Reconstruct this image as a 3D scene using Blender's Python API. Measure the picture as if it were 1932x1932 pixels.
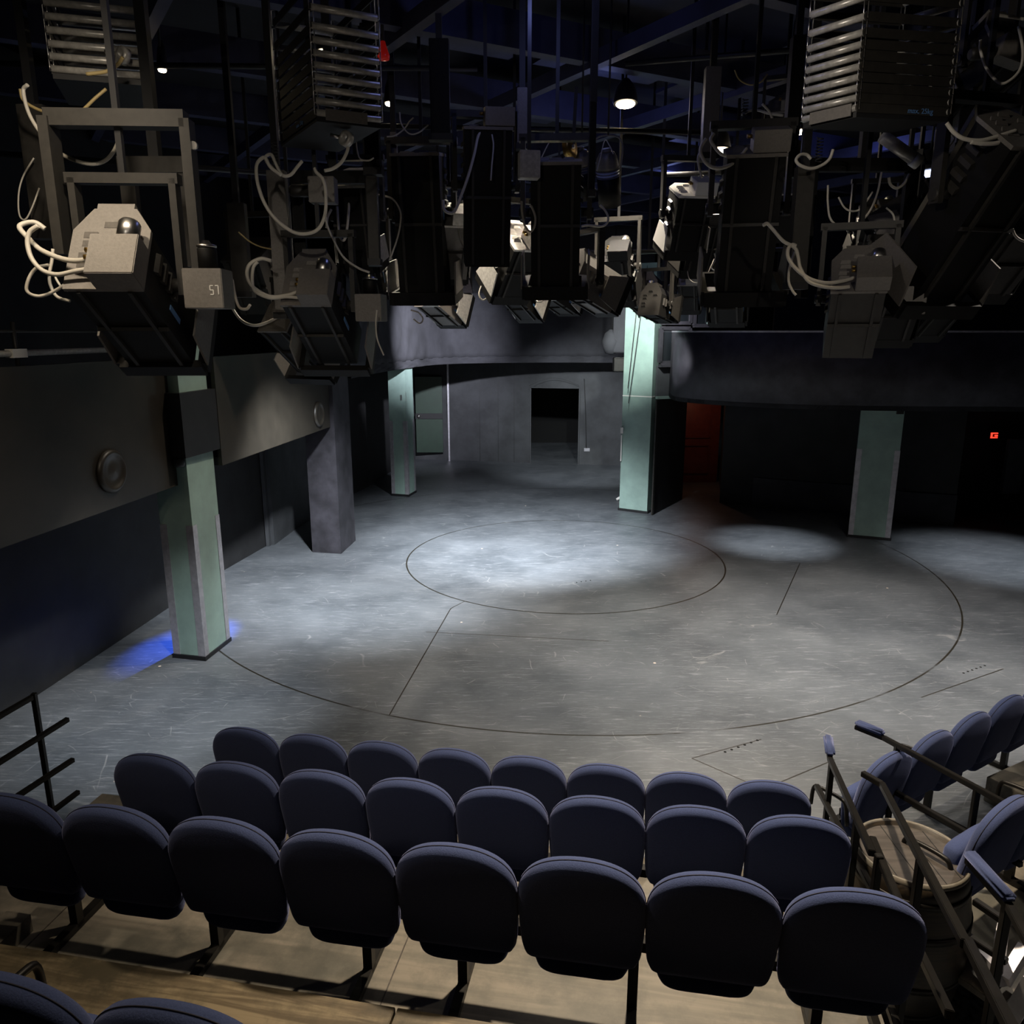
import bpy, bmesh, math, random
from mathutils import Vector, Matrix
random.seed(7)
for o in list(bpy.data.objects): bpy.data.objects.remove(o)
C = bpy.context.scene.collection
PI = math.pi
# ---------------------------------------------------------------- camera, world, lights, exposure
EYE = 3.75; TH = .232; FPX = 1448.0
cam_d = bpy.data.cameras.new('camera'); cam = bpy.data.objects.new('camera', cam_d); C.objects.link(cam)
cam.location = (0, 0, EYE); cam.rotation_euler = (PI/2 - TH, 0, 0)
cam_d.sensor_width = 36; cam_d.lens = 36*FPX/1932; cam_d.clip_start = .05; cam_d.clip_end = 200
sc = bpy.context.scene; sc.camera = cam
sc.view_settings.view_transform = 'Standard'; sc.view_settings.look = 'None'
sc.view_settings.gamma = 1; sc.view_settings.use_curve_mapping = False
sc.view_settings.exposure = 1.15
w = bpy.data.worlds.new('dark_world'); sc.world = w; w.use_nodes = True
w.node_tree.nodes['Background'].inputs[0].default_value = (.30, .32, .40, 1)
w.node_tree.nodes['Background'].inputs[1].default_value = .004
CS, SN = math.cos(TH), math.sin(TH)
def atd(px, py, d):                      # the point seen at a pixel of the 1932 frame, d metres along the view axis
    u = (px-966)/FPX; v = (py-966)/FPX
    return Vector((d*u, d*(CS-v*SN), EYE-d*(SN+v*CS)))
def atz(px, py, z):
    v = (py-966)/FPX; return atd(px, py, (EYE-z)/(SN+v*CS))
def atY(px, py, Y):
    v = (py-966)/FPX; return atd(px, py, Y/(CS-v*SN))
def spot(name, loc, aim, energy, col, ang, blend=.8, size=.12):
    l = bpy.data.lights.new(name, 'SPOT'); l.energy = energy; l.color = col; l.spot_size = math.radians(ang)
    l.spot_blend = blend; l.shadow_soft_size = size
    o = bpy.data.objects.new(name, l); C.objects.link(o); o.location = loc
    o.rotation_euler = (Vector(aim)-Vector(loc)).to_track_quat('-Z', 'Y').to_euler(); return o
def lamp(name, loc, energy, col, size=.1):
    l = bpy.data.lights.new(name, 'POINT'); l.energy = energy; l.color = col; l.shadow_soft_size = size
    o = bpy.data.objects.new(name, l); C.objects.link(o); o.location = loc; return o
COOL = (.88, .94, 1.0); WARM = (1.0, .82, .60); BLUE = (.06, .16, 1.0)
# stage wash from the rig, plus one added spot for the window frames
spot('stage_and_fill_light', (0.3, 11.0, 4.1), (0.2, 13.5, 0), 2700, COOL, 78, 1, .10)
spot('stage_and_fill_light', (4.4, 11.7, 5.4), (4.7, 13.4, 0), 1000, COOL, 27, 1, .08)
spot('stage_and_fill_light', (8.0, 10.4, 5.0), (8.2, 12.3, 0), 850, COOL, 40, 1, .08)
spot('stage_and_fill_light', (-1.8, 9.4, 4.2), (-2.4, 11.2, 0), 1650, COOL, 84, 1, .10)
spot('stage_and_fill_light', (-2.3, 6.3, 3.9), (-3.5, 7.1, 0), 480, COOL, 56, 1, .10)
spot('stage_and_fill_light', (1.5, 7.8, 4.1), (1.5, 8.3, 0), 340, (1, .96, .90), 104, 1, .15)
spot('stage_and_fill_light', (5.2, 8.0, 4.2), (5.2, 8.8, 0), 460, (1, .95, .90), 104, 1, .15)
spot('stage_and_fill_light', (0.6, 14.6, 4.4), (1.9, 21.5, .6), 900, COOL, 46, .8, .08)
spot('stage_and_fill_light', (1.9, 13.4, 4.9), (2.5, 15.95, 3.7), 520, (.93, 1, .97), 48, .9, .06)
spot('stage_and_fill_light', (-1.0, 14.2, 4.4), (3.18, 15.0, 3.2), 460, (.88, .88, 1), 14, .6, .05)
spot('stage_and_fill_light', (-.6, 14.2, 4.4), (-1.9, 18.6, 3.4), 1500, (.86, .88, 1), 50, .9, .08)
spot('stage_and_fill_light', (-.9, 10.2, 4.3), (-3.0, 12.3, 2.7), 260, COOL, 34, .5, .06)
spot('stage_and_fill_light', (1.4, 12.3, 4.7), (3.45, 15.95, 3.9), 520, (.9, .9, 1), 15, .7, .04)  # added spot to bring out the window frames beside the pillar
spot('blue_light', (-2.75, 12.55, 2.6), (-4.02, 8.9, 0.0), 4000, BLUE, 14, .9, .03)
# house lamps above the seating, plus added spots that brighten the rig
spot('house_and_fill_light', (0.9, 4.5, 6.1), (1.4, 3.2, 0), 950, WARM, 82, .9, .1)
spot('house_and_fill_light', (-2.2, 2.6, 6.0), (-2.6, 3.9, 1.0), 100, WARM, 100, .9, .1)
spot('house_and_fill_light', (5.2, 5.4, 6.2), (3.6, 5.0, 0), 220, (1, .9, .78), 90, .9, .1)
spot('house_and_fill_light', (-1.6, -2.6, 4.6), (-.9, 5.0, 4.95), 34, (1, .90, .76), 46, .8, .08)
spot('house_and_fill_light', (-1.5, 3.0, 5.4), (-4.3, 6.6, 2.9), 55, (1, .86, .68), 70, .9, .08)
spot('house_and_fill_light', (0.1, 3.4, 5.5), (1.75, 4.7, 5.3), 34, (1, .9, .78), 48, .9, .05)  # added fill spot to brighten the tubes of the right hoist
spot('house_and_fill_light', (-.2, -1.0, 4.9), (-1.35, 5.2, 4.15), 90, (1, .9, .78), 17, .8, .05)  # added narrow fill on the back panel of the second lantern
spot('house_and_fill_light', (1.4, -1.0, 5.0), (2.2, 4.9, 4.3), 70, (1, .9, .78), 16, .8, .05)  # added narrow fill on the back panel of the right lantern
# blue working lights that wash the ceiling grid
for p in ((1.0, 9.5, 5.5), (5.0, 11.5, 5.5), (2.6, 13.5, 5.4), (0.2, 6.2, 6.2)):
    lamp('work_light', (p[0], p[1], 6.15), 3.2, (.30, .36, 1), .1)

# ---------------------------------------------------------------- materials
def mat(name, col, rough=.6, metal=0, vary=.0, vscale=6, bump=0, emit=None, estr=0, sheen=0, spec=.5, stretch=None, col2=None):
    m = bpy.data.materials.new(name); m.use_nodes = True; n = m.node_tree; b = n.nodes['Principled BSDF']
    b.inputs['Base Color'].default_value = (*col, 1); b.inputs['Roughness'].default_value = rough
    b.inputs['Metallic'].default_value = metal; b.inputs['Specular IOR Level'].default_value = spec
    if sheen:
        b.inputs['Sheen Weight'].default_value = sheen; b.inputs['Sheen Roughness'].default_value = .45
        b.inputs['Sheen Tint'].default_value = (.55, .6, 1, 1)
    if emit: b.inputs['Emission Color'].default_value = (*emit, 1); b.inputs['Emission Strength'].default_value = estr
    if vary or bump or col2:
        tc = n.nodes.new('ShaderNodeTexCoord'); mp = n.nodes.new('ShaderNodeMapping'); nz = n.nodes.new('ShaderNodeTexNoise')
        n.links.new(tc.outputs['Object'], mp.inputs[0]); n.links.new(mp.outputs[0], nz.inputs['Vector'])
        if stretch: mp.inputs['Scale'].default_value = stretch
        nz.inputs['Scale'].default_value = vscale; nz.inputs['Detail'].default_value = 6; nz.inputs['Roughness'].default_value = .6
        cr = n.nodes.new('ShaderNodeValToRGB'); c2 = col2 or tuple(min(1, c*(1+vary)) for c in col)
        c1 = col if col2 else tuple(c*(1-vary) for c in col)
        cr.color_ramp.elements[0].color = (*c1, 1); cr.color_ramp.elements[1].color = (*c2, 1)
        cr.color_ramp.elements[0].position = .35; cr.color_ramp.elements[1].position = .68
        n.links.new(nz.outputs['Fac'], cr.inputs[0]); n.links.new(cr.outputs[0], b.inputs['Base Color'])
        if bump:
            bp = n.nodes.new('ShaderNodeBump'); bp.inputs['Strength'].default_value = bump; bp.inputs['Distance'].default_value = .01
            n.links.new(nz.outputs['Fac'], bp.inputs['Height']); n.links.new(bp.outputs[0], b.inputs['Normal'])
    return m
M = dict(
    black=mat('black_paint', (.006, .006, .007), .55, vary=.4),
    wallblack=mat('matt_black_wall', (.011, .011, .012), .75, vary=.45, vscale=2.2, bump=.1),
    wallgrey=mat('dark_grey_wall', (.042, .044, .048), .7, vary=.3, vscale=1.8),
    panel=mat('balcony_panel_black', (.024, .020, .015), .42, vary=.35, vscale=1.6, bump=.05),
    purple=mat('worn_black_column', (.028, .026, .032), .6, vary=.5, vscale=3),
    cloth=mat('black_molton_cloth', (.034, .034, .040), .9, vary=.35, vscale=1.4, bump=.2),
    green=mat('pale_green_paint', (.235, .33, .29), .5, vary=.12, vscale=3, bump=.03),
    dgreen=mat('deep_green_door_paint', (.016, .036, .022), .5, vary=.1),
    alu=mat('brushed_aluminium_guard', (.42, .41, .44), .45, .55, vary=.15, vscale=12),
    steel=mat('bright_steel', (.6, .58, .55), .3, 1),
    grey=mat('grey_hammered_paint', (.17, .157, .142), .5, .15, vary=.1, vscale=60, bump=.15),
    dgrey=mat('dark_grey_metal', (.022, .020, .017), .55, .1, vary=.2, vscale=20),
    lblack=mat('black_lantern_paint', (.0035, .0033, .003), .6, 0, spec=.25),
    cable=mat('grey_cable_rubber', (.50, .47, .41), .45),
    ycable=mat('yellowed_cable_rubber', (.42, .32, .14), .45),
    bcable=mat('black_cable_rubber', (.02, .02, .02), .5),
    tube=mat('pale_grey_tube', (.55, .53, .49), .35, .3, vary=.2, vscale=30),
    rail=mat('black_rail_steel', (.0045, .004, .0035), .42, 0, vary=.3, vscale=9, spec=.3),
    fabric=mat('blue_seat_fabric', (.044, .060, .135), .95, vary=.12, vscale=180, bump=.25, sheen=.35, spec=.1),
    piping=mat('dark_blue_piping', (.008, .008, .02), .8),
    red=mat('dark_red_door', (.10, .014, .005), .5, vary=.2),
    redglow=mat('red_sign_glow', (.5, .02, .01), .5, emit=(1, .04, .02), estr=1.1),
    redlamp=mat('red_glass_lamp', (.6, .02, .01), .3, emit=(1, .02, .01), estr=.03),
    glow=mat('warm_lamp_glow', (1, 1, 1), .5, emit=(1, .82, .55), estr=14),
    bglow=mat('blue_lamp_glow', (1, 1, 1), .5, emit=(.55, .65, 1), estr=2.2),
    bluelabel=mat('blue_label', (.10, .22, .45), .5), white=mat('white_paint', (.72, .70, .66), .5),
    ceil=mat('ceiling_black', (.012, .012, .016), .8, vary=.2), beam=mat('ceiling_beam_blue_lit', (.030, .034, .075), .6, vary=.15),  # beam colour has some of the work lights' blue put into it
    glass=mat('dark_window_glass', (.01, .012, .014), .08, spec=.6), brass=mat('worn_brass', (.35, .22, .06), .35, .9),
    hole=mat('cut_black', (.002, .002, .002), .9), dust=mat('silver_foil', (.45, .47, .5), .35, .6, vary=.6, vscale=30),
)
def nodes(name):
    m = bpy.data.materials.new(name); m.use_nodes = True; return m, m.node_tree, m.node_tree.nodes['Principled BSDF']
def nn(n, t, **k):
    x = n.nodes.new(t)
    for a, b in k.items(): setattr(x, a, b)
    return x
def mth(n, op, a, b=None, c=None):
    x = n.nodes.new('ShaderNodeMath'); x.operation = op
    for i, v in enumerate((a, b, c)):
        if v is None: continue
        if isinstance(v, (int, float)): x.inputs[i].default_value = v
        else: n.links.new(v, x.inputs[i])
    return x.outputs[0]
def floor_material():
    m, n, b = nodes('scratched_stage_floor'); L = n.links.new
    tc = nn(n, 'ShaderNodeTexCoord'); P = tc.outputs['Object']
    sx = nn(n, 'ShaderNodeSeparateXYZ'); L(P, sx.inputs[0]); X, Y = sx.outputs[0], sx.outputs[1]
    def noise(scale, stretch=(1, 1, 1), rot=0, detail=6, rough=.6, dist=0):
        mp = nn(n, 'ShaderNodeMapping'); mp.inputs['Scale'].default_value = stretch; mp.inputs['Rotation'].default_value = (0, 0, rot)
        L(P, mp.inputs[0]); z = nn(n, 'ShaderNodeTexNoise'); z.inputs['Scale'].default_value = scale
        z.inputs['Detail'].default_value = detail; z.inputs['Roughness'].default_value = rough; z.inputs['Distortion'].default_value = dist
        L(mp.outputs[0], z.inputs['Vector']); return z.outputs['Fac']
    def smooth(v, lo, hi):
        r = nn(n, 'ShaderNodeMapRange'); r.interpolation_type = 'SMOOTHSTEP'; r.inputs[1].default_value = lo; r.inputs[2].default_value = hi
        L(v, r.inputs[0]); return r.outputs[0]
    streak = None
    for (rot, sc_, st, lo) in ((.30, 3.2, (1, 9, 1), .52), (-.55, 4.0, (1, 12, 1), .56), (1.2, 4.0, (1, 12, 1), .58), (.1, 9, (1, 14, 1), .58)):
        s = smooth(noise(sc_, st, rot, 8, .72, .4), lo, lo+.22); streak = s if streak is None else mth(n, 'MAXIMUM', streak, s)
    fine = None
    for (rot, scl, st) in ((.4, 2.6, (.3, 2.4, 1)), (-.9, 2.2, (.3, 2.4, 1)), (1.9, 1.6, (.4, 2.2, 1)), (.05, 3.4, (.25, 2.6, 1)), (1.2, 2.0, (.3, 2.2, 1)), (-.35, 4.2, (.25, 1.9, 1)), (2.6, 1.3, (.5, 2.0, 1))):
        mp = nn(n, 'ShaderNodeMapping'); mp.inputs['Scale'].default_value = st; mp.inputs['Rotation'].default_value = (0, 0, rot)
        nz = nn(n, 'ShaderNodeTexNoise'); nz.inputs['Scale'].default_value = .8; L(P, nz.inputs['Vector'])
        mx = nn(n, 'ShaderNodeVectorMath'); mx.operation = 'MULTIPLY_ADD'; L(nz.outputs['Color'], mx.inputs[0]); mx.inputs[1].default_value = (.55, .55, .55); L(P, mx.inputs[2]); L(mx.outputs[0], mp.inputs[0])
        vo = nn(n, 'ShaderNodeTexVoronoi'); vo.feature = 'DISTANCE_TO_EDGE'; vo.inputs['Scale'].default_value = scl; L(mp.outputs[0], vo.inputs['Vector'])
        g = mth(n, 'MULTIPLY', mth(n, 'SUBTRACT', 1, smooth(vo.outputs['Distance'], .001, .006)), smooth(noise(2.6, rot=rot*3), .47, .66))
        fine = g if fine is None else mth(n, 'MAXIMUM', fine, g)
    patch = noise(.7, detail=5, rough=.65)
    spk = nn(n, 'ShaderNodeTexVoronoi'); spk.inputs['Scale'].default_value = 3.3; L(P, spk.inputs['Vector'])
    chip = mth(n, 'MULTIPLY', mth(n, 'SUBTRACT', 1, smooth(spk.outputs['Distance'], .035, .07)), smooth(noise(2.1), .56, .62))
    def ramp(f, c1, c2, p1=.3, p2=.75):
        r = nn(n, 'ShaderNodeValToRGB'); r.color_ramp.elements[0].color = (*c1, 1); r.color_ramp.elements[1].color = (*c2, 1)
        r.color_ramp.elements[0].position = p1; r.color_ramp.elements[1].position = p2; L(f, r.inputs[0]); return r.outputs[0]
    def mix(f, a, col):
        r = nn(n, 'ShaderNodeMix'); r.data_type = 'RGBA'; L(f, r.inputs[0]); L(a, r.inputs[6])
        if isinstance(col, tuple): r.inputs[7].default_value = (*col, 1)
        else: L(col, r.inputs[7])
        return r.outputs[2]
    base = ramp(patch, (.052, .058, .065), (.10, .108, .118), .36, .66)
    base = mix(mth(n, 'MULTIPLY', streak, .95), base, (.21, .22, .235))
    base = mix(mth(n, 'MULTIPLY', fine, .38), base, (.34, .34, .33))
    base = mix(chip, base, (.62, .52, .42))
    # grooves of the turntables and the trap lines
    def ring(cx, cy, R, wd=.011):
        d = mth(n, 'SQRT', mth(n, 'ADD', mth(n, 'POWER', mth(n, 'SUBTRACT', X, cx), 2), mth(n, 'POWER', mth(n, 'SUBTRACT', Y, cy), 2)))
        return mth(n, 'LESS_THAN', mth(n, 'ABSOLUTE', mth(n, 'SUBTRACT', d, R)), wd)
    def seg(a, b_, wd=.007):
        ax, ay = a; dx, dy = b_[0]-ax, b_[1]-ay; ln = math.hypot(dx, dy); dx /= ln; dy /= ln
        px_ = mth(n, 'SUBTRACT', X, ax); py_ = mth(n, 'SUBTRACT', Y, ay)
        al = mth(n, 'ADD', mth(n, 'MULTIPLY', px_, dx), mth(n, 'MULTIPLY', py_, dy))
        ac = mth(n, 'ABSOLUTE', mth(n, 'ADD', mth(n, 'MULTIPLY', px_, -dy), mth(n, 'MULTIPLY', py_, dx)))
        return mth(n, 'MULTIPLY', mth(n, 'LESS_THAN', ac, wd), mth(n, 'LESS_THAN', mth(n, 'ABSOLUTE', mth(n, 'SUBTRACT', al, ln/2)), ln/2))
    gr = ring(.88, 12.49, 2.645, .012)
    gr = mth(n, 'MAXIMUM', gr, mth(n, 'MULTIPLY', ring(.88, 12.49, 5.87, .011), smooth(noise(.9), .36, .5)))
    for a, b_ in (((-.67, 10.35), (-.85, 10.05)), ((-.85, 10.05), (-1.23, 7.02)), ((4.78, 12.2), (3.59, 9.81)), ((4.78, 12.2), (3.9, 12.45)),
                  ((1.62, 6.22), (2.0, 5.85)), ((2.3, 5.85), (2.9, 6.2)), ((1.62, 6.22), (2.35, 6.55)), ((4.3, 7.4), (5.6, 8.1)), ((-1.1, 9.2), (1.2, 8.9))):
        gr = mth(n, 'MAXIMUM', gr, seg(a, b_))
    base = mix(gr, base, (.012, .010, .006))
    L(base, b.inputs['Base Color'])
    rg = mth(n, 'ADD', .34, mth(n, 'MULTIPLY', patch, .22)); L(rg, b.inputs['Roughness']); b.inputs['Specular IOR Level'].default_value = .55
    bp = nn(n, 'ShaderNodeBump'); bp.inputs['Strength'].default_value = .12; bp.inputs['Distance'].default_value = .004
    L(streak, bp.inputs['Height']); L(bp.outputs[0], b.inputs['Normal'])
    return m
def wood_material(name, c1, c2, c3, scale=1.0, rough=.5, seam=None):
    m, n, b = nodes(name); L = n.links.new
    tc = nn(n, 'ShaderNodeTexCoord'); mp = nn(n, 'ShaderNodeMapping'); mp.inputs['Scale'].default_value = (.8*scale, 9*scale, 9*scale)
    L(tc.outputs['Object'], mp.inputs[0]); nz = nn(n, 'ShaderNodeTexNoise'); nz.inputs['Scale'].default_value = 1.3; nz.inputs['Detail'].default_value = 7
    nz.inputs['Distortion'].default_value = 2.4; L(mp.outputs[0], nz.inputs['Vector'])
    r = nn(n, 'ShaderNodeValToRGB'); e = r.color_ramp.elements; e[0].position = .40; e[1].position = .60; e[0].color = (*c1, 1); e[1].color = (*c2, 1)
    L(nz.outputs['Fac'], r.inputs[0])
    n2 = nn(n, 'ShaderNodeTexNoise'); n2.inputs['Scale'].default_value = 1.7; n2.inputs['Detail'].default_value = 7; n2.inputs['Roughness'].default_value = .7; L(tc.outputs['Object'], n2.inputs['Vector'])
    r2 = nn(n, 'ShaderNodeMapRange'); r2.inputs[1].default_value = .43; r2.inputs[2].default_value = .62; L(n2.outputs['Fac'], r2.inputs[0])
    mx = nn(n, 'ShaderNodeMix'); mx.data_type = 'RGBA'; L(r2.outputs[0], mx.inputs[0]); L(r.outputs[0], mx.inputs[6]); mx.inputs[7].default_value = (*c3, 1)
    L(mx.outputs[2], b.inputs['Base Color']); b.inputs['Roughness'].default_value = rough
    bp = nn(n, 'ShaderNodeBump'); bp.inputs['Strength'].default_value = .1; bp.inputs['Distance'].default_value = .004; L(nz.outputs['Fac'], bp.inputs['Height']); L(bp.outputs[0], b.inputs['Normal'])
    return m
M['floor'] = floor_material()
M['plat'] = wood_material('worn_platform_board', (.125, .115, .095), (.185, .165, .135), (.07, .068, .058), .6, .45)
M['riser'] = wood_material('stained_plywood', (.075, .055, .030), (.165, .13, .078), (.03, .024, .012), 1.4, .5)
M['barrelwood'] = wood_material('barrel_staves', (.012, .009, .006), (.030, .021, .012), (.008, .006, .004), 1.5, .45)
M['barreltop'] = wood_material('barrel_head_boards', (.038, .032, .028), (.062, .053, .047), (.026, .021, .017), 1.2, .5)

# ---------------------------------------------------------------- mesh helpers
class MB:
    def __init__(s): s.bm = bmesh.new()
    def box(s, c, size, mx=None, bevel=0):
        hx, hy, hz = size[0]/2, size[1]/2, size[2]/2; c = Vector(c)
        R = mx if mx is not None else Matrix.Identity(3)
        vs = [s.bm.verts.new(c + R @ Vector((x*hx, y*hy, z*hz))) for x in (-1, 1) for y in (-1, 1) for z in (-1, 1)]
        fs = [s.bm.faces.new([vs[i] for i in q]) for q in ((0, 1, 3, 2), (4, 6, 7, 5), (0, 4, 5, 1), (2, 3, 7, 6), (0, 2, 6, 4), (1, 5, 7, 3))]
        if bevel:
            es = list({e for f in fs for e in f.edges}); bmesh.ops.bevel(s.bm, geom=es, offset=bevel, segments=2, affect='EDGES')
        return s
    def bar(s, a, b, w, h, up=(0, 0, 1), bevel=0):      # square bar between two points
        a, b = Vector(a), Vector(b); y = (b-a); L = y.length; y.normalize()
        x = y.cross(Vector(up)); 
        if x.length < 1e-4: x = y.cross(Vector((1, 0, 0)))
        x.normalize(); z = x.cross(y); return s.box((a+b)/2, (w, L, h), Matrix((x, y, z)).transposed(), bevel)
    def prism(s, pts, vec):                             # polygon of 3-D points pushed along vec
        vec = Vector(vec); a = [s.bm.verts.new(Vector(p)) for p in pts]; b = [s.bm.verts.new(Vector(p)+vec) for p in pts]
        k = len(pts); s.bm.faces.new(a[::-1]); s.bm.faces.new(b)
        for i in range(k): s.bm.faces.new((a[i], a[(i+1) % k], b[(i+1) % k], b[i]))
        return s
    def tube(s, pts, r, seg=8, smooth=True, n=1):
        pts = [Vector(p) for p in pts]
        if smooth and len(pts) > 2: pts = catmull(pts, n)
        rings = []; prev = None
        for i, p in enumerate(pts):
            t = (pts[min(i+1, len(pts)-1)]-pts[max(i-1, 0)]).normalized()
            x = prev - t*prev.dot(t) if prev is not None else t.cross(Vector((0, 0, 1)))
            if x.length < 1e-3: x = t.cross(Vector((1, 0, 0)))
            x.normalize(); prev = x; y = t.cross(x)
            rings.append([s.bm.verts.new(p + (x*math.cos(a)+y*math.sin(a))*r) for a in [2*PI*k/seg for k in range(seg)]])
        for A, B in zip(rings, rings[1:]):
            for k in range(seg): f = s.bm.faces.new((A[k], A[(k+1) % seg], B[(k+1) % seg], B[k])); f.smooth = True
        s.bm.faces.new(rings[0][::-1]); s.bm.faces.new(rings[-1]); return s
    def lathe(s, c, prof, axis=(0, 0, 1), seg=24, smooth=True, cap=True):   # prof = [(r, h)...]
        z = Vector(axis).normalized(); x = z.cross(Vector((0, 1, 0)))
        if x.length < 1e-3: x = z.cross(Vector((1, 0, 0)))
        x.normalize(); y = z.cross(x); c = Vector(c)
        R = [[s.bm.verts.new(c + z*h + (x*math.cos(2*PI*k/seg)+y*math.sin(2*PI*k/seg))*max(r, 1e-4)) for k in range(seg)] for r, h in prof]
        for A, B in zip(R, R[1:]):
            for k in range(seg): f = s.bm.faces.new((A[k], A[(k+1) % seg], B[(k+1) % seg], B[k])); f.smooth = smooth
        if cap: s.bm.faces.new(R[0][::-1]); s.bm.faces.new(R[-1])
        return s
    def wall(s, pts, z0, z1, th=.06, side=1):            # upright sheet of thickness th along a plan polyline
        pts = [Vector((p[0], p[1], 0)) for p in pts]; nrm = []
        for i in range(len(pts)):
            t = (pts[min(i+1, len(pts)-1)]-pts[max(i-1, 0)]).normalized(); nrm.append(Vector((-t.y, t.x, 0))*side)
        A = [[s.bm.verts.new(p+nr*o+Vector((0, 0, z))) for z, o in ((z0, 0), (z1, 0), (z1, th), (z0, th))] for p, nr in zip(pts, nrm)]
        for P, Q in zip(A, A[1:]):
            for k in range(4): s.bm.faces.new((P[k], P[(k+1) % 4], Q[(k+1) % 4], Q[k]))
        s.bm.faces.new(A[0]); s.bm.faces.new(A[-1][::-1]); return s
    def xf(s, mx): bmesh.ops.transform(s.bm, matrix=mx, verts=s.bm.verts); return s
    def build(s, name, m, parent=None, smooth=False):
        bmesh.ops.recalc_face_normals(s.bm, faces=s.bm.faces)
        me = bpy.data.meshes.new(name); s.bm.to_mesh(me); s.bm.free()
        me.materials.append(M[m] if isinstance(m, str) else m)
        if smooth:
            for p in me.polygons: p.use_smooth = True
        o = bpy.data.objects.new(name, me); C.objects.link(o)
        if parent is not None: o.parent = parent
        return o
def catmull(P, n=1):
    out = []; k = max(4, int(6*n))
    Q = [P[0]*2-P[1]] + P + [P[-1]*2-P[-2]]
    for i in range(1, len(Q)-2):
        a, b, c, d = Q[i-1:i+3]
        for j in range(k):
            t = j/k; out.append(.5*((2*b)+(c-a)*t+(2*a-5*b+4*c-d)*t*t+(3*b-a-3*c+d)*t**3))
    out.append(P[-1]); return out
def tag(o, label, cat, group=None, kind=None):
    o['label'] = label; o['category'] = cat
    if group: o['group'] = group
    if kind: o['kind'] = kind
    return o
def thing(name, label, cat, loc=(0, 0, 0), rz=0, group=None):
    o = bpy.data.objects.new(name, None); C.objects.link(o); o.location = loc; o.rotation_euler = (0, 0, rz)
    o.empty_display_size = .1; return tag(o, label, cat, group)
def struct(o, label=None, cat=None):
    o['kind'] = 'structure'
    if label: o['label'] = label
    if cat: o['category'] = cat
    return o
def dup(root, loc, rz, label, group=None):
    r = root.copy(); C.objects.link(r); r.location = loc; r.rotation_euler = (0, 0, rz); r['label'] = label
    if group: r['group'] = group
    for ch in list(root.children):
        c = ch.copy(); C.objects.link(c); c.parent = r
        for g in ch.children: d = g.copy(); C.objects.link(d); d.parent = c
    return r

# ---------------------------------------------------------------- the room
struct(MB().box((2.5, 11.5, -.05), (26, 31, .1)).build('floor', 'floor'), 'grey scratched stage floor with turntable grooves', 'floor')
struct(MB().box((2.5, 11.5, 7.15), (26, 31, .1)).build('ceiling', 'ceil'), 'black ceiling above the lighting grid', 'ceiling')
struct(MB().box((-10.45, 11.5, 3.55), (.1, 31, 7.1)).build('wall_left', 'wallblack'), 'black outer wall behind the left balcony', 'wall')
struct(MB().box((15.45, 11.5, 3.55), (.1, 31, 7.1)).build('wall_right', 'wallblack'), 'black wall far to the right', 'wall')
struct(MB().box((2.5, 26.95, 3.55), (26, .1, 7.1)).build('wall_far', 'wallblack'), 'black wall beyond the stage', 'wall')
struct(MB().box((2.5, -3.95, 3.55), (26, .1, 7.1)).build('wall_near', 'wallblack'), 'black wall behind the audience', 'wall')
# left side wall under the balcony, in flats
WL = [(-5.75, 0), (-5.35, 4), (-5.0, 7.63), (-4.82, 9.52), (-4.63, 11.8), (-4.40, 13.2)]
struct(MB().wall(WL, 0, 2.35, .1).build('wall_side', 'wallblack'), 'matt black wall under the left balcony', 'wall')
struct(MB().wall([(-4.27, 13.3), (-4.20, 14.4), (-4.08, 15.4), (-3.9, 16.2)], 0, 2.9, .08).build('wall_flat', 'wallgrey'), 'dark grey flat behind the black column', 'wall')
struct(MB().wall([(-3.9, 17.0), (-3.55, 18.6), (-3.32, 20.66), (-3.1, 22.9)], 0, 2.9, .08).build('wall_corner', 'wallblack'), 'black wall behind the slim green column', 'wall')
struct(MB().box((-4.36, 13.25, 1.45), (.06, .1, 2.9)).build('trim_1', 'wallgrey'), 'grey upright strip between two wall flats', 'trim')
# back wall with the open doorway
def wallseg(name, a, b, z0, z1, m, label, th=.1):
    return struct(MB().wall([a, b], z0, z1, th).build(name, m), label, 'wall')
bw = lambda t: (-3.2+t*(3.6+3.2), 22.85+t*(21.6-22.85))
BW = MB().wall([(-3.2, 22.85), (.53, 22.13)], 0, 3.1, .1)
BW.wall([(.53, 22.13), (1.9, 21.86)], 2.17, 3.1, .1); BW.wall([(1.9, 21.86), (4.2, 21.4)], 0, 3.1, .1)
struct(BW.build('wall_back', 'wallgrey'), 'dark grey back wall of upright panels with an open doorway', 'wall')
d = struct(MB().box((.53, 22.06, 1.08), (.035, .06, 2.17)).box((1.9, 21.79, 1.08), (.035, .06, 2.17)).bar((.53, 22.06, 2.18), (1.9, 21.79, 2.18), .03, .03).build('door_1', 'wallgrey'), 'thin frame around the open black doorway in the back wall', 'door')
for k, px in enumerate((905, 940, 970, 1112, 1140)):
    p = atz(px, 874, 0); t = (p.x+3.2)/6.8
    y = 22.85 - (p.x+3.2)*.1838
    struct(MB().box((p.x, y-.035, 1.5), (.012, .012, 3.0)).build('trim_%d' % (2+k), 'black'), 'dark upright joint in the grey back wall', 'trim')
struct(MB().box((-1.85, 22.45, 1.5), (.05, .08, 3.0)).build('trim_8', 'alu'), 'pale upright strip beside the green door', 'trim')
struct(MB().box((2.3, 26.3, 3.3), (9, .1, 6.6)).build('dark_beyond', 'hole'), 'black sheet painted as the dark beyond the back doorway', 'wall')  # near-black sheet, darkness put into its colour
gd = struct(MB().box((-2.42, 22.5, 1.35), (.78, .05, 2.2)).build('door_2', 'dgreen'), 'green door in the corner behind the slim column', 'door')
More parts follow.
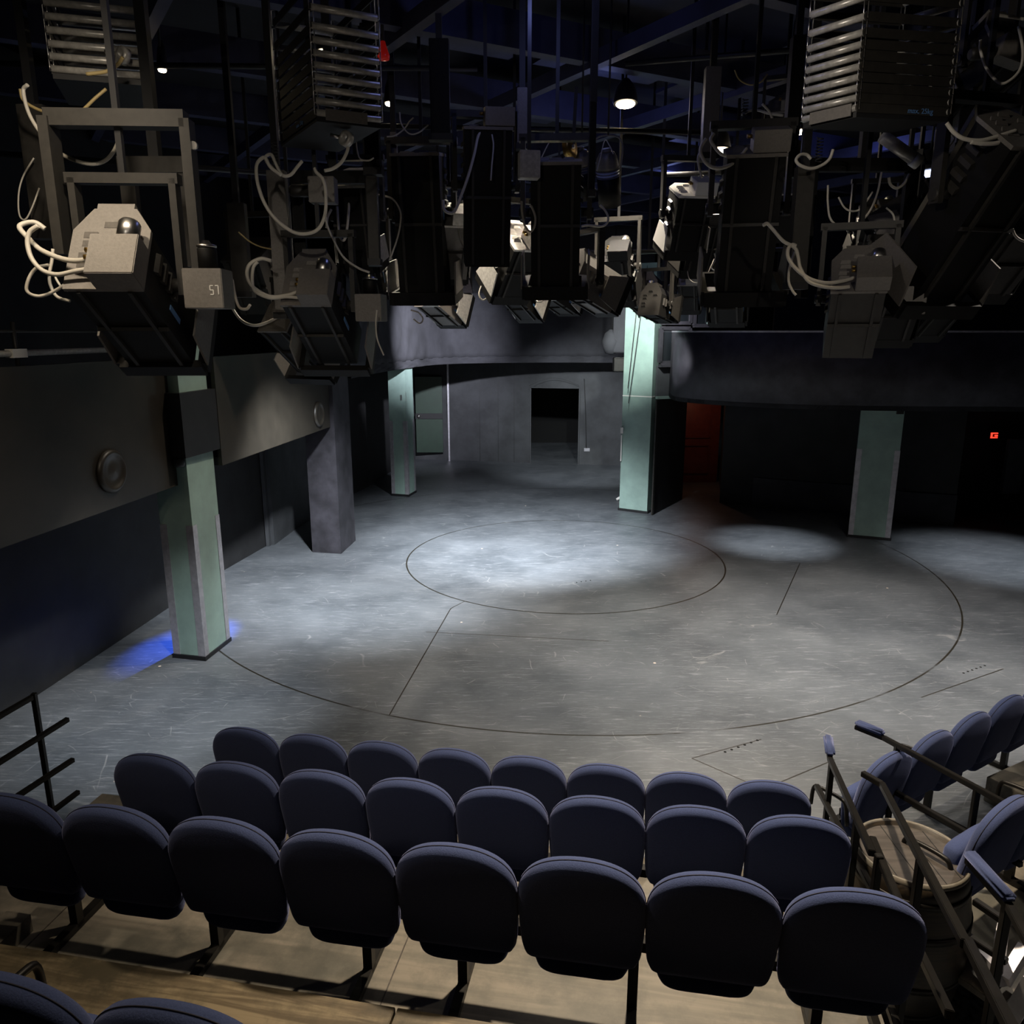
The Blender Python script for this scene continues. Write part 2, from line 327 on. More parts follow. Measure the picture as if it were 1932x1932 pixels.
MB().box((-2.42, 22.46, 1.32), (.80, .03, .16)).build('push_plate', 'black', gd)
MB().lathe((-2.72, 22.45, 1.32), [(.05, 0), (.05, .03), (.02, .05)], (0, -1, 0), 16).build('door_knob', 'steel', gd)

def column(name, label, c0, c1, c2, top, m='green', guards=None, plinth=True, guard_corners=(0, 1, 2), cat='column', seam=None):
    a, b, c = [Vector((*p, 0)) for p in (c0, c1, c2)]; dd = a + (c-b)
    t = thing(name, label, cat, ((a+c)/2).to_tuple()); o = (a+c)/2
    P = [a-o, b-o, c-o, dd-o]
    MB().prism(P, (0, 0, top)).build('shaft', m, t)
    cen = Vector((0, 0, 0))
    if plinth: MB().prism([p*1.07 for p in P], (0, 0, .05)).build('plinth', 'black', t)
    if guards:
        for i in guard_corners:
            p = P[i]; e1 = (P[(i+1) % 4]-p).normalized(); e2 = (P[(i-1) % 4]-p).normalized(); out = -(e1+e2)*.006
            g = .09; q = p+out
            pts = [q, q+e1*g, q+e1*g+e2*.008, q+e2*.008+e1*.008, q+e1*.008+e2*g, q+e2*g]
            MB().prism([v+Vector((0, 0, .05)) for v in pts], (0, 0, guards-.05)).build('corner_guard', 'alu', t)
    if seam:
        MB().prism([p*1.012+Vector((0, 0, seam)) for p in P], (0, 0, .02)).build('seam_strip', 'white', t)
    return t
cl = column('green_column', 'green column nearest the seats with three aluminium corner guards', (-3.98, 8.42), (-3.58, 8.33), (-3.5, 8.9), 3.85, guards=1.62)
MB().prism([(-.28, -.31, 2.40), (.20, -.42, 2.40), (.32, .33, 2.40), (-.16, .44, 2.40)], (0, 0, .70)).build('black_collar', 'black', cl)
MB().lathe((.10, -.36, 2.30), [(.05, 0), (.06, .02), (.06, .09), (.03, .1)], (0, 0, 1), 12).build('cable_outlet', 'black', cl)
column('black_column', 'thick black column standing free of the left wall', (-3.47, 12.83), (-2.95, 12.73), (-2.87, 13.59), 3.4, 'purple', plinth=False)
cm = column('green_column', 'slim green column at the far left corner of the stage', (-2.8, 17.54), (-2.4, 17.42), (-2.29, 17.91), 3.1, guards=1.75)
MB().box((.05, -.26, 2.28), (.05, .04, .12)).box((.14, -.27, 2.3), (.03, .04, .2)).build('wall_hook', 'steel', cm)
cc = column('green_pillar', 'tall pale green pillar in the middle, lit bright at its top', (2.30, 16.05), (2.84, 15.72), (3.16, 16.25), 5.05, guards=None, seam=2.43)
MB().bar((-.18, -.30, 5.0), (-.36, -.28, 2.6), .012, .012).build('hanging_wire', 'bcable', cc)
MB().bar((-.06, -.32, 5.0), (-.34, -.30, 2.3), .012, .012).build('hanging_wire', 'bcable', cc)
for dx in (-.20, .0): MB().lathe((dx, -.37-dx*.3, 4.05), [(.02, 0), (.02, .05)], (0, -1, 0), 8).build('eye_bolt', 'dgrey', cc)
cr = column('green_column', 'green column on the right with two pale corner guards', (6.28, 13.85), (6.93, 13.59), (7.15, 14.1), 2.42, guards=1.66, guard_corners=(0, 1))
MB().box((.12, -.42, 2.36), (.12, .03, .08)).build('name_plate', 'dgrey', cr)

# black open door leaf beside the pillar, red door, right wall
lf = thing('open_door', 'black door leaf standing open beside the green pillar', 'door', (2.93, 15.62, 0))
MB().bar((0, 0, 1.2), (.93, 1.5, 1.2), .05, 2.38).build('door_leaf', 'wallblack', lf)
MB().bar((-.02, -.05, 1.2), (.02, .0, 1.2), .03, 2.38).build('door_edge', 'dgrey', lf)
rd = struct(MB().box((4.55, 19.2, 1.2), (1.3, .06, 2.4)).build('door_3', 'red'), 'dark red door deep inside the passage', 'door')
for z0, z1 in ((.25, .95), (1.15, 2.2)):
    q = MB()
    for a, b in (((4.1, z0), (4.95, z0)), ((4.1, z1), (4.95, z1)), ((4.1, z0), (4.1, z1)), ((4.95, z0), (4.95, z1))):
        q.bar((a[0], 19.15, a[1]), (b[0], 19.15, b[1]), .03, .03, (0, 1, 0))
    q.build('door_moulding', 'red', rd)
lamp('passage_light', (4.4, 18.0, 2.1), 3.5, (1, .45, .25), .05)
struct(MB().wall([(3.86, 17.14), (3.8, 19.3)], 0, 2.45, .06).wall([(5.3, 19.3), (4.72, 16.9)], 0, 2.45, .06).build('wall_passage', 'wallblack'), 'black walls of the passage to the red door', 'wall')
WR = [(4.65, 16.8), (5.3, 16.58), (5.93, 16.27), (7.13, 15.68), (7.85, 15.04), (8.7, 14.69)]
struct(MB().wall(WR, 0, 2.42, .08).build('wall_front', 'wallblack'), 'black cloth covered wall behind the right column', 'wall')
bb = MB(); bb.wall([(p[0]-.01, p[1]-.05) for p in WR[1:]], 0, .62, .02); struct(bb.build('baseboard_right', 'cloth'), 'rumpled black skirt along the foot of the right wall', 'baseboard')
struct(MB().wall([(8.7, 14.75), (8.9, 16.3), (15.4, 15.6)], 0, 2.42, .08).build('wall_recess', 'wallblack'), 'black wall of the recess at the far right', 'wall')
d4 = struct(MB().box((10.0, 16.05, 1.15), (1.15, .05, 2.2), Matrix.Rotation(-.107, 3, 'Z')).build('door_4', 'black'), 'black door in the recess at the far right', 'door')
MB().box((10.6, 15.93, 1.15), (.012, .02, 2.2)).box((10.0, 16.0, .03), (1.2, .02, .012)).build('door_frame', 'dgrey', d4)
MB().lathe((9.5, 16.05, 1.0), [(.02, 0), (.02, .05)], (0, -1, 0), 8).build('door_handle', 'steel', d4)
es = thing('exit_sign', 'small red lit sign above the far right door', 'sign', atY(1876, 822, 15.7).to_tuple())
q = MB(); q.box((0, 0, .05), (.13, .03, .02)).box((0, 0, -.04), (.13, .03, .02)).box((-.055, 0, 0), (.02, .03, .1)).box((.04, 0, .0), (.05, .03, .03)); q.build('lit_face', 'redglow', es)
MB().box((0, .03, 0), (.16, .03, .14)).build('sign_box', 'black', es)
tag(MB().box(atY(1912, 880, 15.2), (.35, .1, 1.1)).build('notice_board', 'wallgrey'), 'dark grey board hanging at the far right edge', 'board')

# right hand building above the passage: windows and the curved balcony
wf = struct(MB().wall([(2.95, 15.78), (5.6, 16.9)], 2.43, 3.05, .06).build('wall_window', 'wallgrey'), 'dark grey wall under the tall windows', 'wall')
dirw = Vector((2.65, 1.12, 0)).normalized()
def wp(s, z, off=0): return Vector((2.95, 15.78, z)) + dirw*s + Vector((dirw.y, -dirw.x, 0))*off
def window(name, s0, s1, z0, z1, label):
    q = MB()
    for a, b in ((wp(s0, z0), wp(s1, z0)), (wp(s0, z1), wp(s1, z1))): q.bar(a, b, .08, .07)
    for a, b in ((wp(s0, z0), wp(s0, z1)), (wp(s1, z0), wp(s1, z1))): q.bar(a, b, .08, .07, (dirw.x, dirw.y, 0))
    o = struct(q.build(name, 'purple'), label, 'window')
    MB().bar(wp(s0, (z0+z1)/2, -.0), wp(s1, (z0+z1)/2, -.0), .012, z1-z0).build('pane', 'glass', o); return o
window('window_1', .04, .72, 3.12, 3.80, 'lower dark window beside the green pillar')
window('window_2', .04, .72, 3.90, 5.1, 'upper dark window beside the green pillar')
window('window_3', .82, 1.32, 3.85, 4.75, 'narrow window with a pale green strip inside')
tag(MB().bar(wp(1.12, 4.3, .03), wp(1.24, 4.3, .03), .02, .85).build('green_strip', 'green'), 'pale green upright strip seen in the narrow window', 'strip')
struct(MB().bar(wp(0, 3.06, .06), wp(1.4, 3.06, .06), .12, .05).build('trim_9', 'purple'), 'window sill ledge beside the green pillar', 'trim')
struct(MB().bar(wp(-.02, 2.42, .04), wp(1.2, 2.42, .04), .1, .05).build('trim_10', 'green'), 'chipped green edge above the open door leaf', 'trim')
struct(MB().wall([(5.6, 16.9), (15.4, 16.4)], 2.6, 6.9, .08).build('wall_upper', 'wallblack'), 'black wall above the curved balcony', 'wall')
crv = [Vector((*p, 0)) for p in ((3.22, 15.9), (3.16, 15.2), (3.22, 14.75), (3.55, 14.25), (4.2, 13.7), (5.2, 13.25), (6.5, 13.0), (8, 12.9), (11, 12.8), (15, 12.8))]
crv = catmull(crv, 1)
bc = thing('curved_balcony', 'dark curved balcony front to the right of the green pillar', 'balcony', (3.2, 15, 2.43))
off = Vector((3.2, 15, 0))
MB().wall([(p-off) for p in crv], 0, 1.29, .05, 1).build('balcony_front', 'purple', bc, True)
MB().wall([(p-off) for p in crv], 1.29, 1.32, .09, 1).build('balcony_rim', 'alu', bc)
q = MB(); q.prism([(p-off) for p in crv] + [(11.8, 1.3, 0), (.4, .7, 0)], (0, 0, .08)); q.build('balcony_floor', 'black', bc)
MB().lathe(atz(1422, 733, 2.72)-Vector((3.2, 15, 2.43)), [(.0, 0), (.24, 0), (.25, .03), (.2, .05), (0, .05)], (-.35, -.9, 0), 28).build('round_boss', 'purple', bc)

# left balcony bays
def bay(label, a, b, z0, z1, disc, ext=0, rnd=True):
    a, b = Vector((*a, 0)), Vector((*b, 0)); t = thing('balcony_bay', label, 'balcony', (b.x, b.y, z0), 0, 'balcony bays along the left wall')
    e = (b-a).normalized(); nrm = Vector((e.y, -e.x, 0)); L = (b-a).length; pts = []
    pts = [a-b + e*s for s in (0, L*.25, L*.5, L*.75, L-.10)] + [e*-.04-nrm*.015, e*-.005-nrm*.06, -nrm*.3]
    MB().wall(pts, 0, z1-z0, .05, 1).build('balcony_front', 'panel', t)
    MB().prism([a-b-nrm*.05, -nrm*.08-e*.05, -nrm*.42-e*.1, a-b-nrm*.42], (0, 0, .1)).build('balcony_floor', 'black', t)
    ds, dz, r = disc; c = e*(-ds)+Vector((0, 0, dz))+nrm*.0
    MB().lathe(c, [(0, 0), (r, 0), (r, .02), (r*.9, .045), (r*.78, .045), (r*.74, .03), (r*.35, .035), (0, .05)], nrm, 36).build('round_boss', 'panel', t)
    return t
b1 = atz(357, 908, 2.08); b0 = atz(54, 1016, 2.08); ev = (b0-b1).normalized()
a1 = b1 + ev*7.0
dpt = atz(218, 893, 2.42)
bay('big black balcony front at the left edge with a round boss', (a1.x, a1.y), (b1.x, b1.y), 2.08, 3.47, ((dpt-b1).dot(ev), .36, .21))
c1 = atz(645, 801, 2.2); c0 = atz(400, 858, 2.2)
c0 = Vector((-3.42, 8.95, 2.2)); c1 = Vector((-3.0, 12.78, 2.2))
dq = atY(604, 781, 12.2)
bay('smaller balcony front between the green and the black column', (c0.x, c0.y), (c1.x, c1.y), 2.2, 3.46, (.62, dq.z-2.2, .20))
gr = thing('balcony_railing', 'pale tube railing on top of the big left balcony front', 'railing', (b1.x, b1.y, 3.40))
def rl(s, z, o=0): return ev*s + Vector((0, 0, z)) + Vector((-.1, 0, 0))
MB().tube([rl(.35, .17), rl(7, .17)], .027, 10, False).build('top_tube', 'tube', gr)
MB().tube([rl(.35, .34), rl(7, .36)], .012, 8, False).build('upper_tube', 'dgrey', gr)
for s in (.4, 2.2, 4.2, 6.2): MB().tube([rl(s, -.1), rl(s, .42)], .018, 8, False).build('post', 'black', gr)
MB().bar(rl(2.12, .17), rl(2.28, .17), .07, .07).build('white_tape', 'white', gr)
struct(MB().wall([(-6.2, 0), (-6.0, 8), (-5.4, 13), (-4.6, 20), (-4, 24)], 2.4, 6.9, .1).build('wall_gallery', 'wallblack'), 'black wall at the back of the left gallery', 'wall')

# cloth covered gallery front over the back of the stage
t = thing('draped_gallery', 'gallery front covered in black cloth above the back of the stage', 'drape', (0, 18, 2.93))
crv = catmull([Vector((*p, 0))-Vector((0, 18, 0)) for p in ((-2.9, 13.75), (-2.72, 15.6), (-2.42, 17.3), (-1.95, 19.2), (-1.1, 20.1), (.5, 20.6), (2.0, 20.6), (3.6, 20.3))], 2)
def drape(z0, z1, amp, name):
    bm = MB(); rows = []; nz = 14
    for j in range(nz+1):
        z = z0+(z1-z0)*j/nz; ring = []
        for i, p in enumerate(crv):
            tt = (crv[min(i+1, len(crv)-1)]-crv[max(i-1, 0)]).normalized(); nr = Vector((tt.y, -tt.x, 0))
            a = amp*(math.sin(i*1.9+3*math.sin(j*.35+i*.11))+.6*math.sin(i*.83+j*.5))*(1.1 if 20 < i < 34 else .55)
            ring.append(bm.bm.verts.new(p+nr*(.05+a)+Vector((0, 0, z))))
        rows.append(ring)
    back = [bm.bm.verts.new(p+Vector((0, 0, z0))) for p in crv]; back2 = [bm.bm.verts.new(p+Vector((0, 0, z1))) for p in crv]
    rows = [back]+rows+[back2]
    for A, B in zip(rows, rows[1:]):
        for k in range(len(A)-1): bm.bm.faces.new((A[k], A[k+1], B[k+1], B[k]))
    return bm.build(name, 'cloth', t, True)
drape(.16, 1.75, .018, 'cloth_front'); drape(0, .17, .012, 'cloth_hem')
MB().wall(crv, .0, 3.8, .05, 1).build('gallery_front', 'black', t)
q = MB(); q.prism([crv[i] for i in range(0, len(crv), 6)]+[crv[-1], Vector((3.6, 4.2, 0)), Vector((-4.2, 4.9, 0)), Vector((-4.2, -4, 0))], (0, 0, .06)); q.build('gallery_floor', 'black', t)
sp = thing('hooded_speaker', 'cloth hooded speaker box hanging left of the green pillar', 'speaker', atY(1165, 640, 16.6).to_tuple())
MB().box((.05, 0, .2), (.32, .35, .95), bevel=.02).build('speaker_box', 'cloth', sp)
MB().lathe((-.14, -.02, -.12), [(.02, -.2), (.12, -.17), (.17, -.05), (.19, .08), (.13, .24), (.03, .32)], (0, 0, 1), 14).build('cloth_bag', 'cloth', sp)
MB().box((.08, 0, -.52), (.30, .3, .28), bevel=.01).bar((-.04, -.16, -.38), (.24, -.16, -.38), .01, .015).build('lower_box', 'dgrey', sp)
for z in (.2,): MB().tube([(-.1, 0, .6), (-.1, 0, 2.2)], .015).build('hanger', 'black', sp)
sk = thing('wall_socket', 'small socket box on the back wall right of the doorway', 'socket', atY(1107, 848, 21.85).to_tuple())
MB().box((0, -.03, 0), (.16, .06, .09)).build('socket_box', 'alu', sk)
MB().tube([(-.02, -.05, .05), (-.06, -.05, 1.0), (-.12, -.05, 2.0)], .01).build('cable', 'bcable', sk)
tag(MB().tube([atY(x, y, 21.7) for x, y in ((998, 728), (1020, 718), (1047, 713), (1075, 720), (1092, 727))], .004).build('door_wire', 'bcable'), 'dark wire looped above the back doorway', 'wire')
ws = thing('wall_lever', 'small white box and rod on the left side of the green pillar', 'switch', atY(1173, 812, 16.0).to_tuple())
MB().box((0, 0, 0), (.05, .06, .12)).build('lever_box', 'white', ws); MB().bar((0, 0, -.1), (.0, 0, -.65), .02, .02).build('rod', 'white', ws)
tag(MB().lathe(atz(1166, 941, 0.04), [(0, -.04), (.03, -.04), (.035, .04), (.02, .09), (0, .09)], (.6, .1, .3), 12).build('floor_plug', 'white'), 'white plug on the floor at the foot of the green pillar', 'plug')

# ---------------------------------------------------------------- ceiling grid
u1 = Vector((2.21, 1.15, 0)).normalized(); u2 = Vector((.83, -1.28, 0)).normalized(); O = Vector((.75, 8.34, 0))
K = 0
for i in range(-5, 7):
    p = O + u2*(i*1.9)
    a = p-u1*9; b = p+u1*11
    struct(MB().bar(a+Vector((0, 0, 6.45)), b+Vector((0, 0, 6.45)), .14, .32).build('trim_%d' % (20+K), 'beam'), 'blue lit ceiling beam running to the right', 'trim'); K += 1
for i in range(-5, 7):
    p = O + u1*(i*1.9)
    struct(MB().bar(p-u2*11+Vector((0, 0, 6.30)), p+u2*9+Vector((0, 0, 6.30)), .10, .14).build('trim_%d' % (20+K), 'beam'), 'blue lit ceiling beam running away', 'trim'); K += 1
random.seed(3)
k = 0
for (i, j) in ((0, 0), (1, 0), (1, 1), (2, 1), (-1, 1), (2, 2), (0, 2), (1, -1), (2, 0), (0, 1), (-1, 0)):
    c = O + u1*(i*1.9+.95) + u2*(j*1.9*-1-.95) + Vector((0, 0, 6.66))
    struct(MB().box(c, (1.6, 1.1 if k % 2 else .6, .04), Matrix.Rotation(math.atan2(u1.y, u1.x), 3, 'Z')).build('trim_%d' % (50+k), 'beam'), 'flat board between the ceiling beams', 'trim'); k += 1
# ---------------------------------------------------------------- seating platforms
E_L = Vector((.984, -.179, 0)); N_L = Vector((.179, .984, 0)); ANG_L = math.atan2(-.179, .984)
O3 = Vector((-.463, 2.79, 0))
PITCH = .525; DEPTH = .96; RISE = .375
NOFF = {1: 0, 2: 0, 3: 0, 4: -.30}; TILT = {1: -.006, 2: .018, 3: .012, 4: 0}
def rowL(r, u, n=0, z=0): return O3 + N_L*((3-r)*DEPTH + n + NOFF[r] + TILT[r]*u) + E_L*(u-.035+(.10 if r == 4 else 0)) + Vector((0, 0, (r-1)*RISE + z))
M['plat_r'] = M['plat']
def platform(name, label, r, u0, u1_, n0, n1, cat='platform', m='plat', seams=()):
    t = thing(name, label, cat, rowL(r, 0, 0, 0).to_tuple(), ANG_L, 'audience platforms')
    MB().box(((u0+u1_)/2, (n0+n1)/2, -.02), (u1_-u0, n1-n0, .04), bevel=.003).build('deck_board', m, t)
    h = (r-1)*RISE-.04
    MB().box(((u0+u1_)/2, n1-.012, -.04-h/2), (u1_-u0-.01, .02, h)).build('riser_board', 'black', t)
    for s in seams: MB().bar((s, n0, .0005), (s+.0, n1, .0005), .006, .003).build('board_joint', 'barreltop', t)
    return t
NF = .86       # front edge of a tread ahead of the seat back line
platform('seating_platform', 'dark tan platform board under the second row of seats', 2, -2.95, 2.12, NF-DEPTH, NF, seams=(-1.6, .5))
platform('seating_platform', 'tan platform board under the third row of seats', 3, -3.9, 2.12, NF-DEPTH, NF, seams=(-1.98, -.12))
platform('wooden_platform', 'brown stained plywood platform at the bottom left', 4, -3.9, -.02, -.5, 1.0, m='riser')
platform('wooden_platform', 'brown stained plywood platform at the bottom middle', 4, -.01, 2.2, -.5, 1.0, m='riser')

# ---------------------------------------------------------------- theatre seats
def outline(kind):
    if kind == 'back':
        half = [(0, .205), (.012, .19), (0.0, .0)]
        R = [(.0, 0), (.10, .0), (.185, .0), (.222, .008), (.240, .030), (.252, .08), (.258, .18), (.262, .28), (.262, .345), (.259, .39), (.250, .43), (.233, .468), (.206, .503), (.168, .533), (.118, .556), (.06, .569)]
        top = (0, .573)
    else:
        R = [(.0, 0), (.10, .0), (.15, .008), (.185, .03), (.205, .075), (.215, .14), (.22, .26), (.215, .33), (.19, .37), (.12, .388)]
        top = (0, .39)
    return R[1:] + [top] + [(-x, y) for x, y in R[:0:-1]] + [R[0]]
def pad(kind, th, frame, bulge=.02):
    """soft upholstered slab; frame(x, w, d) -> 3-D point, d = depth"""
    P = catmull([Vector((x, y, 0)) for x, y in outline(kind)], .5)
    # drop near duplicates
    Q = [P[0]]
    for p in P[1:]:
        if (p-Q[-1]).length > .006 and (p-Q[0]).length > .006: Q.append(p)
    P = Q; N = len(P); c = Vector((0, sum(p.y for p in P)/N, 0))
    m = MB(); R = []
    def ring(inset, d):
        out = []
        for i, p in enumerate(P):
            tt = (P[(i+1) % N]-P[i-1]).normalized(); nr = Vector((tt.y, -tt.x, 0))
            if nr.dot(p-c) < 0: nr = -nr
            out.append(m.bm.verts.new(frame(*(p-nr*inset).xy, d)))
        return out
    def scaled(s, d): return [m.bm.verts.new(frame(*(c+(p-c)*s).xy, d)) for p in P]
    h = th/2
    R = [scaled(.25, -h-bulge), scaled(.6, -h-bulge*.75), scaled(.84, -h-bulge*.25), ring(.020, -h), ring(.008, -h*.75), ring(0, -h*.3), ring(0, h*.3), ring(.008, h*.75), ring(.020, h), scaled(.84, h+bulge*.3), scaled(.5, h+bulge*.6)]
    for A, B in zip(R, R[1:]):
        for k in range(N): m.bm.faces.new((A[k], A[(k+1) % N], B[(k+1) % N], B[k]))
    m.bm.faces.new(R[0][::-1]); m.bm.faces.new(R[-1]); return m, P
LEAN = .20
def fback(x, w, d): return Vector((x, .02+(.573-w)*math.sin(LEAN)+d*math.cos(LEAN), .385+w*math.cos(LEAN)+d*math.sin(LEAN)))
def fcush(x, w, d): return Vector((x, .178+w*.06+d, .262+w*.985-d*.06))
def make_seat(label, group):
    t = thing('theatre_seat', label, 'seat', (0, 0, 0), 0, group)
    m, P = pad('back', .078, fback); m.build('backrest', 'fabric', t, True)
    top = [p for p in P if p.y > .30]; top.sort(key=lambda p: p.x)
    def side(sign): 
        a = [p for p in P if p.y > .12 and p.x*sign > 0]; return a
    arc = [p for p in P]; i0 = min(range(len(P)), key=lambda i: (abs(P[i].y-.1)+(0 if P[i].x > 0 else 9)))
    seq = P[i0:]+P[:i0]; seq = [p for p in seq if p.y > .09]
    MB().tube([fback(p.x*1.0, p.y*1.0+.001, .002) for p in seq], .0022, 5, False).build('piping', 'piping', t)
    m, _ = pad('cushion', .085, fcush, .012); m.build('seat_cushion', 'fabric', t, True)
    MB().bar((-.15, .13, .43), (-.15, .27, .42), .02, .05).bar((.15, .13, .43), (.15, .27, .42), .02, .05).box((0, .13, .44), (.40, .02, .05)).build('hinge_bracket', 'rail', t)
    for s in (-1, 1): MB().lathe((s*.205, .098, .425), [(.012, 0), (.014, .006), (.006, .01)], (0, -1, 0), 10).build('screw', 'steel', t)
    return t
def armrest(parent, s=1):
    MB().tube([(s*.262, .14, .42), (s*.262, .16, .56), (s*.262, .21, .595), (s*.262, .37, .59), (s*.262, .42, .56), (s*.262, .43, .43)], .014, 8, True, .8).build('armrest', 'rail', parent)
def seatframe(label, r, posts, u0, u1_, org=None, rz=ANG_L):
    o = (rowL(r, 0) if org is None else org)
    t = thing('seat_frame', label, 'frame', o.to_tuple(), rz, 'black steel seat frames')
    MB().box(((u0+u1_)/2, .25, .37), (u1_-u0, .05, .05)).build('beam', 'rail', t)
    for u in posts:
        MB().box((u, .25, .19), (.045, .045, .35)).build('leg', 'rail', t)
        f = MB().box((u, .22, .022), (.045, .62, .042), bevel=.003).build('foot_bar', 'rail', t)
        MB().lathe((u, .49, .043), [(.013, 0), (.013, .004), (.005, .006)], (0, 0, 1), 12).build('screw', 'steel', f)
    return t
ordn = ['first', 'second', 'third', 'fourth', 'fifth', 'sixth', 'seventh', 'eighth']
rown = {1: 'front', 2: 'middle', 3: 'nearest full', 4: 'bottom left'}
seat0 = None
RNG = {1: (0, 8), 2: (0, 8), 3: (0, 8), 4: (1, 4)}
for r in (1, 2, 3, 4):
    for k in range(*RNG[r]):
        u = (k-3.5)*PITCH
        lab = 'blue fabric seat, %s from the left in the %s row' % (ordn[k] if r < 4 else ordn[k-1], rown[r])
        p = rowL(r, u, -.035 if r == 3 else 0)
        if seat0 is None:
            seat0 = make_seat(lab, 'seats in the left block'); seat0.location = p; seat0.rotation_euler = (0, 0, ANG_L); s = seat0
        else: s = dup(seat0, p, ANG_L+TILT[r], lab, 'seats in the left block')
armseats = []
for o in list(bpy.data.objects):
    if o.name.startswith('theatre_seat') and ('eighth from the left in the front' in o['label'] or 'first from the left in the bottom' in o['label']): armrest(o, 1)
seatframe('black steel frame carrying the front row of seats', 1, (-1.8, -1.0, -.2, .6, 1.4, 1.95), -2.1, 2.1)
seatframe('black steel frame carrying the middle row of seats', 2, (-1.8, -1.0, -.2, .6, 1.4, 1.8), -2.1, 2.1)
seatframe('black steel frame carrying the nearest full row of seats', 3, (-1.82, -1.03, -.235, .23, 1.01, 1.79), -2.1, 2.1)
seatframe('black steel frame carrying the bottom left row of seats', 4, (-1.2, -.4, .2), -1.3, .27)

# right hand block
A_R = math.radians(32); E_R = Vector((math.cos(A_R), math.sin(A_R), 0)); N_R = Vector((-math.sin(A_R), math.cos(A_R), 0))
J = atz(1729, 1441, .80); J.z = 0
def rowR(r, u, n=0, z=0): return J + N_R*((1-r)*DEPTH+n) + E_R*u + Vector((0, 0, (r-1)*RISE+z))
for r, ks in ((1, (-1, 0, 1, 2, 3)), (2, (-2, -1, 0))):
    for i, k in enumerate(ks):
        s = dup(seat0, rowR(r, (k+.5)*PITCH), A_R, 'blue fabric seat, %s from the left in the %s row of the right block' % (ordn[i], 'front' if r == 1 else 'second'), 'seats in the right block')
        for c_ in list(s.children):
            pass
        if i in (0, 2) : armrest(s, -1)
seatframe('black steel frame carrying the front row of the right block', 1, (-.45, .72, 1.9), -.55, 2.1, rowR(1, 0), A_R)
seatframe('black steel frame carrying the second row of the right block', 2, (-.9, -.1, .3), -1.1, .5, rowR(2, 0), A_R)
t = thing('seating_platform', 'tan platform board under the second row of the right block', 'platform', rowR(2, 0).to_tuple(), A_R, 'audience platforms')
MB().box((.32, .15, -.02), (2.85, .70, .04), bevel=.003).build('deck_board', 'plat', t)
MB().box((.32, .488, -.20), (2.83, .02, .33)).build('riser_board', 'black', t)
t = thing('step_block', 'low pale step block at the right edge of the stage', 'platform', rowR(1, 1.95, -.42).to_tuple(), A_R)
p = atz(1862, 1465, .22); t.location = (p.x, p.y, 0); t.rotation_euler = (0, 0, math.radians(28))
MB().box((.8, -.4, .11), (1.6, .8, .22), bevel=.004).build('block', 'plat', t)

# ---------------------------------------------------------------- barrel and railings between the blocks
bx = thing('wooden_barrel', 'old dark wooden barrel standing between the two blocks of seats', 'barrel', (2.21, 3.70, 0))
MB().lathe((0, 0, 0), [(.255, 0), (.29, .12), (.325, .35), (.335, .5), (.325, .65), (.295, .87), (.285, .95), (.268, .95), (.268, .92), (0, .92)], seg=48, cap=False).build('staves', 'barrelwood', bx, False)
hd = MB().lathe((0, 0, 0), [(0, .915), (.268, .915), (.268, .925), (0, .925)], seg=40, smooth=False, cap=False).build('barrel_head', 'barreltop', bx)
for x in (-.16, -.05, .07, .17): 
    hh = math.sqrt(.265**2-x*x); MB().bar((x, -hh, .926), (x, hh, .926), .004, .003).build('board_joint', 'black', hd)
MB().lathe((0, 0, 0), [(.274, .925), (.275, .955), (.288, .955), (.289, .925)], seg=48, cap=False).build('rim', 'plat', bx)
for z, r in ((.83, .3015), (.64, .3275), (.33, .3245), (.12, .292)):
    MB().lathe((0, 0, z), [(r-.004, -.02), (r+.003, -.02), (r+.003, .02), (r-.004, .02)], seg=48, cap=False).build('hoop', 'rail', bx)
RW = .033
def railing(name, label, base, bars, pads=()):
    base = Vector(base); t = thing(name, label, 'railing', base.to_tuple(), 0, 'black stair railings')
    for nm, a, b in bars: MB().bar(Vector(a)-base, Vector(b)-base, RW, RW, bevel=.003).build(nm, 'rail', t)
    for a, b in pads:
        a, b = Vector(a)-base, Vector(b)-base; e = (b-a)
        MB().bar(a+Vector((0, 0, .035)), b+Vector((0, 0, .035)), .062, .042, bevel=.014).build('arm_pad', 'fabric', t, True)
    return t
def pz(p, z): return Vector((p[0], p[1], z))
A0 = atz(1561, 1398, .96); A1 = atz(1566, 1432, .96); A2 = atz(1645, 1610, 1.30)
f1 = lambda a, b, s: a+(b-a)*s
railing('stair_railing', 'black stair railing with a blue pad beside the front row of the left block', pz(A1, 0),
    [('handrail', A0, A1), ('handrail', A1, A2), ('post', pz(f1(A1, A2, .06), 0), f1(A1, A2, .06)), ('post', pz(f1(A1, A2, .72), .375), f1(A1, A2, .72)),
     ('mid_rail', atz(1541, 1483, .62), atz(1668, 1720, .98)), ('lower_rail', atz(1600, 1640, .45), atz(1660, 1800, .62))], [(A0, f1(A0, A1, 1.0))])
B0 = atz(1627, 1459, 1.18); B1 = atz(1664, 1480, 1.18); B2 = atz(1822, 1782, 1.72); B3 = atz(1925, 1975, 2.05)
railing('stair_railing', 'long black stair railing slanting across the barrel', pz(B1, 0),
    [('handrail', B0, B1), ('handrail', B1, B2), ('handrail', atz(1824, 1775, 1.70), B3), ('post', pz(f1(B1, B2, .60), .0), f1(B1, B2, .60)),
     ('mid_rail', atz(1731, 1787, 1.12), atz(1792, 1915, 1.38)), ('mid_rail', atz(1668, 1870, .9), atz(1700, 1960, 1.05)), ('lower_rail', atz(1640, 1895, .8), atz(1672, 1990, .9))])
S0 = atz(1646, 1583, 1.26); S1 = atz(1695, 1700, 1.5)
